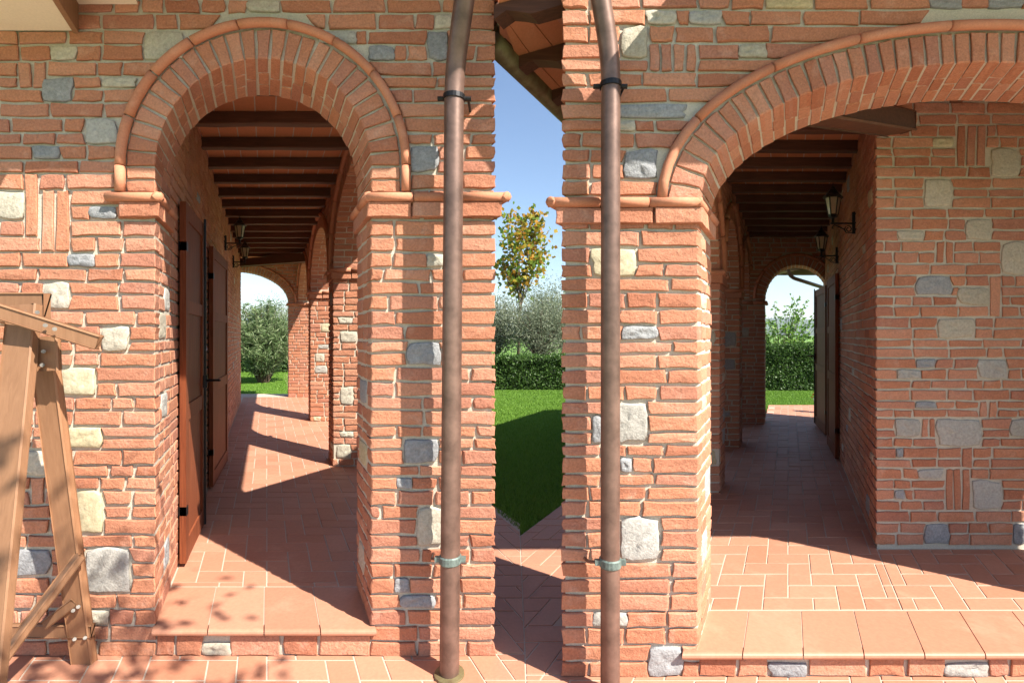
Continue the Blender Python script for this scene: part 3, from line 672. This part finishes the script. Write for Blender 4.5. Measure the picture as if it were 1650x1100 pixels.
# ------------------------------------------------------------------ roofs and eaves
def eave(Wg, name_label, uo, ue, zo, ze, ya, yb, sp, rs, xs):
    """overhanging eave along an arcade; pieces stop at the shared valley plane x = xs"""
    P = plan(Wg); sg = Wg.s
    top = thing('roof_eave', name_label, 'eaves', P(uo, zo, (ya + yb) / 2))
    def clipu(u, y):                                        # stop at the valley
        ux = xs - Wg.t * y
        return min(u, ux) if sg > 0 else max(u, ux)
    def zz(u): return zo + (ze - zo) * (u - uo) / (ue - uo)
    y = ya + 0.12; ys = []
    while y < yb: ys.append(y); y += sp
    for y in ys:
        u1 = clipu(ue - sg * 0.03, y)
        if (u1 - uo) * sg < 0.05: continue
        V, Fc = [], []; n = 7
        for i in range(n + 1):
            f = i / n; u = uo - sg * 0.05 + (u1 - uo + sg * 0.05) * f
            drop = 0.10 if f < 0.55 else 0.10 - 0.055 * (0.5 - 0.5 * math.cos((f - 0.55) / 0.45 * math.pi * 1.5))
            for yy, z in ((y - 0.045, zz(u)), (y - 0.045, zz(u) - drop), (y + 0.045, zz(u) - drop), (y + 0.045, zz(u))): V.append(P(u, z, yy))
        for i in range(n):
            for q in range(4): Fc.append((i * 4 + q, i * 4 + (q + 1) % 4, i * 4 + 4 + (q + 1) % 4, i * 4 + 4 + q))
        Fc += [(0, 1, 2, 3), (n * 4, n * 4 + 1, n * 4 + 2, n * 4 + 3)]
        piece(top, top, 'rafter', (V, Fc), JOIST)
    tw = 0.145; nb = math.ceil(abs(ue - uo) / tw)
    yy = [ya] + ys + [yb]
    for b0, b1 in zip(yy[:-1], yy[1:]):
        for i in range(nb):
            u0, u1 = uo + sg * i * tw, uo + sg * min((i + 1) * tw - 0.006, abs(ue - uo))
            q = []
            for u, y in ((u0, b0 + 0.003), (clipu(u1, b0), b0 + 0.003), (clipu(u1, b1), b1 - 0.003), (u0, b1 - 0.003)): q.append((clipu(u, y), y))
            if min((q[1][0] - q[0][0]) * sg, (q[2][0] - q[3][0]) * sg) < 0.015 and max((q[1][0] - q[0][0]) * sg, (q[2][0] - q[3][0]) * sg) < 0.03: continue
            V = [P(u, zz(u) + 0.004, y) for u, y in q] + [P(u, zz(u) + 0.03, y) for u, y in q]
            piece(top, top, 'eave_tile', (V, [(0, 1, 2, 3), (4, 7, 6, 5), (0, 4, 5, 1), (1, 5, 6, 2), (2, 6, 7, 3), (3, 7, 4, 0)]), CEILTILE)
    ystart = max(ya, (xs - ue) / Wg.t)
    mesh_obj('gutter', tube([P(ue + sg * 0.04, ze + 0.0, ystart + (yb - ystart) * i / 6) for i in range(7)], 0.062, 12), GUTTER, top, True)
    for i in range(1, 9):
        yg = ystart + 0.4 + i * 0.9
        if yg < yb: mesh_obj('gutter_bracket', tube([P(ue + sg * 0.04, ze, yg), P(ue + sg * 0.04, ze, yg + 0.02)], 0.066, 12), COPPER, top)
    mesh_obj('fascia', boxP(P, min(ue, ue - sg * 0.02), max(ue, ue - sg * 0.02), ze - 0.03, ze + 0.05, ystart + 0.02, yb), JOIST, top)
    # roof plane above, sloping up over the passage and the house
    ui = -sg * 2.6; zi_ = zo + rs * abs(uo - ui)
    V = []
    for dz in (0.036, 0.13):
        for u, y in ((ui, ya), (clipu(ue, ya), ya), (clipu(ue, ystart), ystart), (ue, yb), (ui, yb)):
            V.append(P(u, zz(u) + dz if (u - uo) * sg >= 0 else zi_ + dz, y))
    mesh_obj('roof_slab', (V, [(0, 1, 2, 3, 4), (9, 8, 7, 6, 5)] + [(i, (i + 1) % 5, 5 + (i + 1) % 5, 5 + i) for i in range(5)]), TERRA, top)
    return top
eave(Lw, 'tiled eave with dark rafters over the arcade left of the sky gap', UOL, 1.36, 3.58, 3.54, Lw.Y + 0.01, 13.2, 0.50, 0.2, -0.075)
eave(Rw, 'tiled eave with dark scalloped rafters and copper gutter right of the sky gap', UOR, -1.66, 3.55, 3.40, Rw.Y + 0.01, 9.4, 0.42, 0.07, -0.07)
def canopy(label, pts, z0, z1):
    n = len(pts); V = [(x, y, z) for z in (z0, z1) for x, y in pts]
    o = mesh_obj('front_eave', (V, [tuple(range(n)), tuple(range(n, 2 * n))[::-1]] + [(i, (i + 1) % n, n + (i + 1) % n, n + i) for i in range(n)]), TERRA)
    return tagged(o, label, 'eaves')
PRJ = (3.75 - fz(Lw, 277)) * (tosun.x ** 2 + tosun.y ** 2) ** 0.5 * math.cos(R(SUN_AZ)) / tosun.z
lat = math.tan(R(SUN_AZ))
xe = (625 - CX) / 300 + PRJ * lat
canopy('terracotta front eave above the narrow arch', [(-6, Lw.Y + 0.3), (-6, Lw.Y - PRJ), (xe, Lw.Y - PRJ), (xe + 0.55, Lw.Y - PRJ + 0.55), (xe + 0.55, Lw.Y - 0.1), (-0.12, Lw.Y - 0.1), (-0.12, Lw.Y + 0.3)], 3.75, 3.84)
canopy('terracotta front eave above the wide arch', [(xe + 0.75, Rw.Y + 0.4), (xe + 0.75, Rw.Y - PRJ * 0.9), (6.5, Rw.Y - PRJ * 0.9), (6.5, Rw.Y + 0.4)], 3.62, 3.69)

# cream soffit at the upper left
ZB = fz(Lw, 50); ub_ = fu(Lw, 118)
bal = thing('balcony', 'cream plastered balcony underside with brown timber edge at upper left of the narrow arch wall', 'balcony', PF(ub_ - 0.6, ZB, -0.3))
mesh_obj('slab', boxP(PF, ub_ - 1.6, ub_, ZB, ZB + 0.14, -0.62, -0.002), PLASTER, bal)
mesh_obj('edge_board', boxP(PF, ub_ + 0.001, ub_ + 0.03, ZB - 0.012, ZB + 0.16, -0.64, -0.003), SWING, bal)
mesh_obj('upper_slab', boxP(PF, ub_ + 0.031, fu(Lw, 222), fz(Lw, 8), fz(Lw, 8) + 0.1, -0.5, -0.003), PLASTER, bal)

# ------------------------------------------------------------------ downpipes
def bend(pts, n=6):
    """round the corners of a polyline"""
    out = [Vector(pts[0])]
    for a, b_, c in zip(pts[:-2], pts[1:-1], pts[2:]):
        a, b_, c = Vector(a), Vector(b_), Vector(c); r = 0.13
        p = b_ + (a - b_).normalized() * r; q = b_ + (c - b_).normalized() * r
        for i in range(n + 1):
            f = i / n; out.append(p * (1 - f) ** 2 + b_ * 2 * f * (1 - f) + q * f * f)
    return out + [Vector(pts[-1])]
def downpipe(label, path, zc, zl, wall_y, r=0.05):
    x0 = path[0][0]; top = thing('downpipe', label, 'downpipe', path[0])
    mesh_obj('pipe', tube(bend(path), r, 20, False), COPPER, top, True)
    f = (zc - path[0][2]) / (path[1][2] - path[0][2]); xc = x0 + (path[1][0] - x0) * f; y = path[0][1]
    mesh_obj('clamp', join(tube([(xc, y, zc - 0.022), (xc, y, zc - 0.016), (xc, y, zc + 0.016), (xc, y, zc + 0.022)], [r + 0.002, r + 0.007, r + 0.007, r + 0.002], 20),
             box(xc + r, xc + r + 0.028, y - 0.012, y + 0.012, zc - 0.012, zc + 0.012), box(xc - r - 0.028, xc - r, y - 0.012, y + 0.012, zc - 0.012, zc + 0.012)), VERDI, top)
    mesh_obj('bracket', tube([(xc - r - 0.02, y, zc), (xc - r - 0.05, y + 0.05, zc - 0.02), (xc - r - 0.06, wall_y + 0.01, zc - 0.04)], 0.008, 6), COPPER, top)
    f = (zl - path[0][2]) / (path[1][2] - path[0][2]); xl = x0 + (path[1][0] - x0) * f
    mesh_obj('upper_clamp', join(tube([(xl, y, zl - 0.012), (xl, y, zl + 0.012)], r + 0.006, 20), tube([(xl - r - 0.035, y + 0.01, zl), (xl + r + 0.035, y + 0.01, zl)], 0.012, 8),
             tube([(xl + r + 0.02, y, zl), (xl + r + 0.02, wall_y + 0.01, zl)], 0.007, 6)), IRON, top)
    mesh_obj('collar', tube([(x0, y, 0.001), (x0, y, 0.012), (x0, y, 0.014)], [r + 0.028, r + 0.026, r + 0.003], 20), GUTTER, top)
    return top
yp = Lw.Y - 0.15; q = FPX / yp
downpipe('brown copper downpipe on the pier right of the narrow arch', [((724 - CX) / q, yp, 0), ((732 - CX) / q, yp, CAMZ + 420 / q), ((768 - CX) / q, yp - 0.20, CAMZ + 600 / q)], CAMZ + (HZ - 900) / q, CAMZ + (HZ - 158) / q, Lw.Y)
yp = Rw.Y - 0.125; q = FPX / yp
downpipe('dark copper downpipe on the pier left of the wide arch', [((983 - CX) / q, yp, 0), ((984 - CX) / q, yp, CAMZ + 445 / q), ((945 - CX) / q, yp - 0.10, CAMZ + 620 / q)], CAMZ + (HZ - 905) / q, CAMZ + (HZ - 138) / q, Rw.Y, 0.046)

# ------------------------------------------------------------------ lanterns
def lantern(label, Pw, zarm):
    """Pw(out, side, z): out from the wall, along the wall"""
    top = thing('wall_lantern', label, 'lantern', Pw(0, 0, zarm), 'wall lanterns of the two passages')
    mesh_obj('wall_plate', join(tube([Pw(0.006, 0, zarm - 0.10), Pw(0.006, 0, zarm + 0.11)], 0.022, 8)), IRON, top)
    arm = mesh_obj('arm', join(tube([Pw(0, 0, zarm), Pw(0.235, 0, zarm)], 0.009, 8), tube([Pw(0.215, 0, zarm), Pw(0.215, 0, zarm + 0.05)], 0.012, 8)), IRON, top)
    sp = [Pw(0.01 + 0.0, 0, zarm - 0.09)]
    for i in range(16):
        a = R(-60 + i * 34); rr = 0.040 - i * 0.0018; sp.append(Pw(0.065 + rr * math.cos(a), 0, zarm - 0.055 + rr * math.sin(a)))
    sp2 = [Pw(0.09 + 0.11 * f, 0, zarm - 0.075 + 0.06 * f ** 0.7) for f in (0, 0.2, 0.4, 0.6, 0.8, 1)] + [Pw(0.22, 0, zarm - 0.03), Pw(0.225, 0, zarm - 0.045), Pw(0.21, 0, zarm - 0.05)]
    mesh_obj('scroll', join(tube(sp, 0.005, 6), tube(sp2, 0.005, 6)), IRON, arm)
    c = 0.215; z0 = zarm + 0.05
    def hexr(z, r, n=6): return [Pw(c + r * math.cos(2 * math.pi * i / n), r * math.sin(2 * math.pi * i / n), z) for i in range(n)]
    def loft(levels, n=6):
        V, Fc = [], []
        for z, r in levels: V += hexr(z, r, n)
        for l in range(len(levels) - 1):
            for i in range(n): Fc.append((l * n + i, l * n + (i + 1) % n, (l + 1) * n + (i + 1) % n, (l + 1) * n + i))
        return V, Fc + [tuple(range(n)), tuple(range((len(levels) - 1) * n, len(levels) * n))]
    mesh_obj('base', loft([(z0, 0.018), (z0 + 0.012, 0.045), (z0 + 0.03, 0.05), (z0 + 0.035, 0.05)]), IRON, top)
    lo, hi = hexr(z0 + 0.035, 0.048), hexr(z0 + 0.195, 0.078)
    for i in range(6):
        k2 = (i + 1) % 6
        mesh_obj('pane', ([lo[i], lo[k2], hi[k2], hi[i]], [(0, 1, 2, 3)]), GLASS, top)
        mesh_obj('frame_bar', tube([lo[i], hi[i]], 0.006, 6), IRON, top)
    mesh_obj('bulb', loft([(z0 + 0.04, 0.016), (z0 + 0.13, 0.018), (z0 + 0.15, 0.008)], 10), BULB, top)
    mesh_obj('cap', loft([(z0 + 0.19, 0.082), (z0 + 0.197, 0.104), (z0 + 0.207, 0.100), (z0 + 0.235, 0.066), (z0 + 0.275, 0.040), (z0 + 0.285, 0.024), (z0 + 0.30, 0.022), (z0 + 0.315, 0.008), (z0 + 0.345, 0.003)], 8), IRON, top)
def wallP(Wg, u0, sg, y): return lambda o, s_, z: Vector((u0 - sg * o + Wg.t * (y + s_), y + s_, z))
lantern('larger nearer lantern above the shutters of the oleander passage', wallP(Lw, -0.60, -1, 7.05), CAMZ + (HZ - 392) * 7.05 / FPX)
lantern('smaller farther lantern beside the low far arch of the oleander passage', wallP(Lw, -0.60, -1, 8.7), CAMZ + (HZ - 422) * 8.7 / FPX)
lantern('larger nearer lantern on the brick wall right of the joist ceiling', wallP(Rw, 0.65, 1, 4.82), CAMZ + (HZ - 360) * 4.82 / FPX)
lantern('smaller farther lantern just above the round far arch', wallP(Rw, 0.65, 1, 6.5), CAMZ + (HZ - 412) * 6.5 / FPX)

# ------------------------------------------------------------------ shutters
def shutter(label, Wg, u, sg, y0, y1, z0, z1, rod=True, tilt=0.0):
    P = lambda a, z, d: Vector((u - sg * (d + tilt * (a - y0)) + Wg.t * a, a, z))
    top = thing('door_shutter', label, 'shutter', P((y0 + y1) / 2, z0, 0), 'open door shutters')
    st = 0.085
    stl = [mesh_obj('stile', boxP(P, a, c, z0, z1, -0.022, 0.022), SHUT, top) for a, c in ((y0, y0 + st), (y1 - st, y1))]
    zs = [z0, z0 + 0.14, z0 + 0.95, z0 + 1.06, z1 - 0.75, z1 - 0.66, z1 - 0.11, z1]
    for a, c in zip(zs[::2], zs[1::2]): mesh_obj('rail', boxP(P, y0 + st, y1 - st, a, c, -0.02, 0.02), SHUT, top)
    for a, c in zip(zs[1::2], zs[2::2]): mesh_obj('panel', boxP(P, y0 + st, y1 - st, a, c, -0.008, 0.008), SHUT, top)
    if rod:
        yr = y1 - 0.05
        br = mesh_obj('bolt_rod', tube([P(yr, z0 + 0.02, 0.035), P(yr, z1 + 0.03, 0.035)], 0.009, 8), IRON, top)
        mesh_obj('bolt_handle', join(tube([P(yr, 1.35, 0.035), P(yr, 1.36, 0.07), P(yr - 0.02, 1.36, 0.16)], [0.012, 0.012, 0.008], 8), tube([P(yr, 1.30, 0.035), P(yr, 1.40, 0.035)], 0.018, 8)), IRON, br)
    for z in (z0 + 0.35, z1 - 0.3): mesh_obj('hinge', boxP(P, y0 - 0.0, y0 + 0.05, z - 0.03, z + 0.03, -0.03, 0.026), IRON, stl[0])
shutter('nearest tall red-brown shutter with black bolt rod, left in the narrow arch', Lw, -0.565, -1, 3.34, 4.04, Lw.fl + 0.03, 2.62, True, 0.05)
shutter('second red-brown shutter, behind the bolt-rod shutter and before the lanterns', Lw, -0.565, -1, 5.02, 6.10, Lw.fl + 0.03, 2.62, False, 0.06)
shutter('nearer red-brown shutter on the right wall under the lanterns', Rw, 0.615, 1, 6.25, 7.15, Rw.fl + 0.03, 2.5, False, 0.04)
shutter('farther red-brown shutter against the far round arch', Rw, 0.60, 1, 7.75, 8.75, Rw.fl + 0.03, 2.5, True, 0.11)

# ------------------------------------------------------------------ wooden swing frame at the left
sw = thing('swing_frame', 'brown wooden A-frame end of a garden swing standing before the brick wall', 'swing', (-2.2, 2.3, 0))
def sp_(x, y, Y): return pw(x, y, Y)
mesh_obj('leg', plank(sp_(40, 492, 2.30), Vector((-2.10, 1.95, 0.0)), 0.135, 0.045, (1, 0.0, 0)), SWING, sw)
mesh_obj('leg', plank(sp_(70, 560, 2.36), Vector(((136 - CX) * 2.615 / FPX, 2.615, 0.0)), 0.115, 0.045, (1, 0.0, 0)), SWING, sw)
mesh_obj('top_beam', plank(sp_(-260, 496, 2.40), sp_(76, 496, 2.40), 0.145, 0.05, (0, 0, 1)), SWING, sw)
mesh_obj('canopy_arm', plank(sp_(-60, 483, 2.19), sp_(160, 552, 2.24), 0.068, 0.035, (0, 0, 1)), SWING, sw)
mesh_obj('gusset', plank(sp_(78, 542, 2.30), sp_(80, 597, 2.30), 0.10, 0.03, (1, 0, 0)), SWING, sw)
mesh_obj('diagonal_brace', plank(sp_(130, 893, 2.49), sp_(-40, 1120, 2.22), 0.085, 0.035, (1, 0, 0.9)), SWING, sw)
mesh_obj('lower_rail', plank(sp_(-200, 1015, 2.585), sp_(150, 1015, 2.585), 0.07, 0.035, (0, 0, 1)), SWING, sw)
mesh_obj('short_brace', plank(sp_(72, 1006, 2.54), sp_(122, 968, 2.55), 0.05, 0.03, (0, 0, 1)), SWING, sw)
for x, y, Y in ((40, 503, 2.27), (60, 503, 2.27), (73, 524, 2.19), (88, 530, 2.19), (70, 566, 2.28), (68, 588, 2.28), (118, 983, 2.535), (126, 977, 2.535), (120, 1029, 2.58), (137, 1027, 2.58)):
    mesh_obj('bolt', tube([sp_(x, y, Y), sp_(x, y, Y - 0.02)], 0.009, 8), STEEL, sw)

# ------------------------------------------------------------------ plants
def leafquads(items):
    """items: (pos, dir, normal, length, width)"""
    V, Fc = [], []
    for p, d, nrm, L, Wd in items:
        s = d.cross(nrm).normalized() * Wd / 2; k = len(V)
        V += [p, p + d * L * 0.5 + s + nrm * L * 0.05, p + d * L, p + d * L * 0.5 - s + nrm * L * 0.05]; Fc += [(k, k + 1, k + 2), (k, k + 2, k + 3)]
    return V, Fc
def rv():
    while True:
        v = Vector((J(-1, 1), J(-1, 1), J(-1, 1)))
        if 0.05 < v.length < 1: return v.normalized()
def tree(name, label, cat, base, trunk_top, crown_c, crown_r, nb, per, L, Wd, lmat, tr=0.08, spread=0.28, group=None, up=0.2, gap=0.0):
    base, trunk_top, crown_c = Vector(base), Vector(trunk_top), Vector(crown_c)
    top = thing(name, label, cat, base, group)
    mid = (base + trunk_top) / 2 + Vector((J(-.08, .08), J(-.08, .08), 0))
    mesh_obj('trunk', tube([base, mid, trunk_top], [tr, tr * 0.8, tr * 0.62], 10), BARK, top, True)
    items = []; limbs = []
    for i in range(nb):
        v = rv() * (J(0.25, 1) ** 0.5); e = crown_c + Vector((v.x * crown_r[0], v.y * crown_r[1], v.z * crown_r[2]))
        st = base.lerp(trunk_top, J(0.6, 1.0)); m_ = st.lerp(e, 0.5) + Vector((J(-.1, .1), J(-.1, .1), J(0.0, 0.25))) * crown_r[0]
        limbs.append(tube([st, m_, e], [tr * 0.3, tr * 0.18, tr * 0.06], 5, False))
        cs = spread * J(0.6, 1.3)
        for k2 in range(per):
            f = random.random(); c = (m_.lerp(e, f ** 0.5)) + Vector((random.gauss(0, 1), random.gauss(0, 1), random.gauss(0, 0.8))) * cs * crown_r[0]
            d = (rv() + Vector((0, 0, up)) + (c - m_).normalized() * 0.5).normalized(); items.append((c, d, rv(), L * J(0.7, 1.25), Wd * J(0.7, 1.2)))
    mesh_obj('limbs', join(*limbs), BARK, top, True)
    mesh_obj('crown', leafquads(items), lmat, top)
    return top
def shrub(name, label, cat, base, height, radius, nst, per, L, Wd, lmat, lean=0.5, droop=0.25, group=None, wob=0.12):
    """many stems fanning from one base, leaves along their upper part"""
    base = Vector(base); top = thing(name, label, cat, base, group); stems = []; items = []
    for i in range(nst):
        a = J(0, 2 * math.pi); rr = radius * math.sqrt(random.random()); h = height * (1 - 0.45 * (rr / radius) ** 2) * J(0.62, 1.0)
        e = base + Vector((math.cos(a) * rr, math.sin(a) * rr, h)); b0 = base + Vector((math.cos(a), math.sin(a), 0)) * rr * 0.12
        m_ = b0.lerp(e, 0.5) + Vector((-math.cos(a) * rr * 0.12, -math.sin(a) * rr * 0.12, 0.1 * h))
        stems.append(tube([b0, m_, e], [0.016, 0.011, 0.004], 5, False))
        for k2 in range(per):
            f = 0.22 + 0.78 * random.random() ** 0.75
            c = (b0.lerp(m_, f * 2) if f < 0.5 else m_.lerp(e, f * 2 - 1)) + rv() * wob * radius * J(0.1, 1)
            d = (rv() * 0.9 + (e - b0).normalized() * lean - Vector((0, 0, droop * random.random()))).normalized(); items.append((c, d, rv(), L * J(0.65, 1.2), Wd * J(0.7, 1.2)))
    mesh_obj('stems', join(*stems), BARK, top, True); mesh_obj('foliage', leafquads(items), lmat, top)
    return top
def hedge(label, x0, x1, y0, y1, h, n, lmat=LHEDGE, L=0.075, Wd=0.045, top_light=None):
    top = thing('hedge', label, 'hedge', ((x0 + x1) / 2, (y0 + y1) / 2, 0))
    mesh_obj('inner_mass', box(x0 + 0.1, x1 - 0.1, y0 + 0.16, y1 - 0.1, -0.01, h - 0.16), HEDGECORE, top)
    items = []
    for i in range(n):
        x = J(x0, x1); bulge = 0.10 * noise.noise(Vector((x * 1.3, 3.1, 0.2))) + 0.05 * noise.noise(Vector((x * 4, 1, 5)))
        if random.random() < 0.62: z = J(0, h); c = Vector((x, y0 + 0.14 * random.random() + 0.08 * noise.noise(Vector((x * 2, z * 2, 1))), z))
        else: c = Vector((x, J(y0, y1), h + bulge - 0.12 * random.random()))
        d = (rv() + Vector((0, -0.35, 0.35))).normalized(); items.append((c, d, rv(), L * J(0.7, 1.3), Wd * J(0.7, 1.3)))
    mesh_obj('foliage', leafquads(items), lmat, top); return top
o = pw(424, 540, 18.0)
shrub('oleander_bush', 'large grey-green oleander bush on the lawn beyond the low far arch', 'bush', (o.x, 18.0, -0.02), 3.15, 1.35, 170, 120, 0.21, 0.034, LOLEANDER)
hedge('clipped dark hedge behind the oleander bush', -17, -7.2, 23.0, 24.2, 1.75, 16000, L=0.10, Wd=0.06)
o = pw(455, 540, 27); tree('olive_tree', 'tall olive tree behind the oleander bush', 'tree', (o.x, 27, -0.02), (o.x, 27, 1.6), (o.x, 27, 3.0), (1.2, 1.2, 1.3), 30, 130, 0.10, 0.03, LOLIVE)
hedge('clipped dark hedge across the gap between the two brick wings', -2.6, 3.1, 15.7, 16.8, 1.05, 16000)
o = pw(868, 540, 17.6); tree('olive_tree', 'silvery round olive tree above the hedge in the gap', 'tree', (o.x, 17.6, -0.02), (o.x, 17.6, 1.1), (o.x + 0.1, 17.6, 2.0), (1.35, 0.9, 1.1), 70, 230, 0.095, 0.028, LOLIVE, 0.09, 0.22)
o = pw(800, 540, 18.4); tree('olive_tree', 'slim dark olive tree at the pier edge left in the gap', 'tree', (o.x, 18.4, -0.02), (o.x, 18.4, 1.2), (o.x, 18.4, 2.1), (0.8, 0.6, 1.3), 40, 200, 0.10, 0.03, LOLIVE, 0.08)
o = pw(905, 540, 22); tree('olive_tree', 'pale far olive tree showing over the silvery olive', 'tree', (o.x, 22, -0.02), (o.x, 22, 1.8), (o.x, 22, 2.9), (1.8, 1, 1.2), 50, 200, 0.12, 0.035, LOLIVE, 0.09)
o = pw(838, 540, 19.5); tree('maple_tree', 'young maple with yellowing autumn leaves above the olives', 'tree', (o.x - 0.1, 19.5, -0.02), (o.x, 19.5, 3.4), (o.x + 0.1, 19.5, 5.25), (1.05, 0.9, 1.8), 22, 70, 0.19, 0.18, LMAPLE, 0.07, 0.2)
hedge('dense hedge beyond the far round arch of the lantern passage', 6.8, 11.2, 15.4, 16.6, 1.42, 17000, LHEDGE)
o = pw(1277, 540, 16.2); shrub('young_shrub', 'leggy young shrub with bright leaves rising over the hedge', 'shrub', (o.x, 16.9, -0.02), 3.3, 1.6, 60, 46, 0.13, 0.075, LSHOOT, 0.4, 0.2, None, 0.10)
tree('shade_tree', 'tree behind the viewer dappling the foot of the narrow arch wall', 'tree', (3.6, -1.4, 0), (2.8, -0.9, 3.4), (1.75, -0.15, 4.85), (0.85, 0.6, 0.5), 13, 24, 0.11, 0.07, LSHOOT, 0.09, 0.35)
# grass
def grass(x0f, x1f, y0, y1, n, h):
    V, Fc = [], []
    for i in range(n):
        y = y0 + (y1 - y0) * random.random(); x = J(x0f(y), x1f(y))
        if y < 10 and ((x < SEAM and x - Lw.t * y < 2.24) or (x >= SEAM and x - Rw.t * y > -2.32)): continue
        a = J(0, math.pi); w_ = 0.004 + 0.0006 * y; hh = h * J(0.5, 1.2); dx, dy = math.cos(a) * w_, math.sin(a) * w_; k2 = len(V)
        V += [(x - dx, y - dy, -0.02), (x + dx, y + dy, -0.02), (x + J(-.5, .5) * hh, y + J(-.5, .5) * hh, -0.02 + hh)]; Fc.append((k2, k2 + 1, k2 + 2))
    return V, Fc
gs = join(grass(lambda y: -0.06 * y, lambda y: 0.12 * y, 4.2, 15.6, 60000, 0.045), grass(lambda y: -0.58 * y, lambda y: -0.43 * y, 13.1, 23, 40000, 0.05), grass(lambda y: 0.48 * y, lambda y: 0.66 * y, 9.4, 15.4, 40000, 0.045))
g = mesh_obj('grass', gs, LGRASS); g['kind'] = 'stuff'; g['label'] = 'short green lawn grass'; g['category'] = 'grass'

# things seen through the far round arch
o = pw(1316, 540, 10.2)
pot = thing('flower_pot', 'small white flower pot with red blooms at the far shutter', 'flower pot', (o.x + 0.06, 10.2, Rw.fl))
mesh_obj('pot', tube([(o.x + 0.06, 10.2, Rw.fl), (o.x + 0.06, 10.2, Rw.fl + 0.03), (o.x + 0.06, 10.2, Rw.fl + 0.26), (o.x + 0.06, 10.2, Rw.fl + 0.29)], [0.07, 0.075, 0.11, 0.12], 14), CERAM, pot, True)
mesh_obj('blooms', leafquads([(Vector((o.x + 0.06 + J(-.09, .09), 10.2 + J(-.09, .09), Rw.fl + 0.29 + J(0, .12))), rv(), rv(), 0.05, 0.05) for i in range(90)]), FLOWER, pot)
fe = thing('far_eave', 'distant eave corner with drain pipe seen through the far round arch', 'eaves', pw(1300, 432, 9.9))
a, c = pw(1270, 437, 9.9), pw(1345, 437, 9.9)
mesh_obj('soffit', box(a.x + 0.1, c.x, 9.5, 10.6, a.z + 0.06, a.z + 0.14), TERRA, fe)
for i in range(5): mesh_obj('rafter', box(a.x + 0.1, c.x, 9.55 + i * 0.22, 9.62 + i * 0.22, a.z - 0.01, a.z + 0.058), JOIST, fe)
mesh_obj('gutter', tube([(a.x + 0.05, 9.45, a.z + 0.05), (a.x + 0.05, 10.7, a.z + 0.05)], 0.06, 10), COPPER, fe, True)
mesh_obj('drain_pipe', tube(bend([pw(1269, 430, 9.6), pw(1272, 446, 9.6), pw(1335, 466, 9.6)]), 0.035, 10), COPPER, fe, True)

# hills
V, Fc = [], []; n = 90
for i in range(n + 1):
    x = -2600 + 5200 * i / n
    hgt = 70 + 55 * (0.5 + 0.5 * noise.noise(Vector((x / 700.0, 0.3, 0)))) + 16 * noise.noise(Vector((x / 160.0, 2, 0)))
    for yy, zz in ((2300, -0.5), (2600, hgt * 0.6), (3000, hgt), (3400, -0.5)): V.append((x, yy, zz))
for i in range(n):
    for q in range(3): Fc.append((i * 4 + q, i * 4 + q + 1, i * 4 + 5 + q, i * 4 + 4 + q))
struct(mesh_obj('hills', (V, Fc), HILL, None, True))

# the hazy air between the garden and the hills
mh = bpy.data.materials.new('haze_air'); mh.use_nodes = True; th = mh.node_tree
th.nodes.remove(th.nodes['Principled BSDF']); pvn = th.nodes.new('ShaderNodeVolumePrincipled')
pvn.inputs['Color'].default_value = (0.80, 0.88, 1.0, 1); pvn.inputs['Density'].default_value = 1.5e-4; pvn.inputs['Anisotropy'].default_value = 0.2
th.links.new(pvn.outputs[0], th.nodes['Material Output'].inputs['Volume'])
hz = mesh_obj('haze', box(-4300, 4300, -80, 5200, -1.5, 150), mh); hz['kind'] = 'stuff'; hz['label'] = 'pale blue haze over the far hills'; hz['category'] = 'haze'

flush_pieces()
print('objects', len(bpy.data.objects))
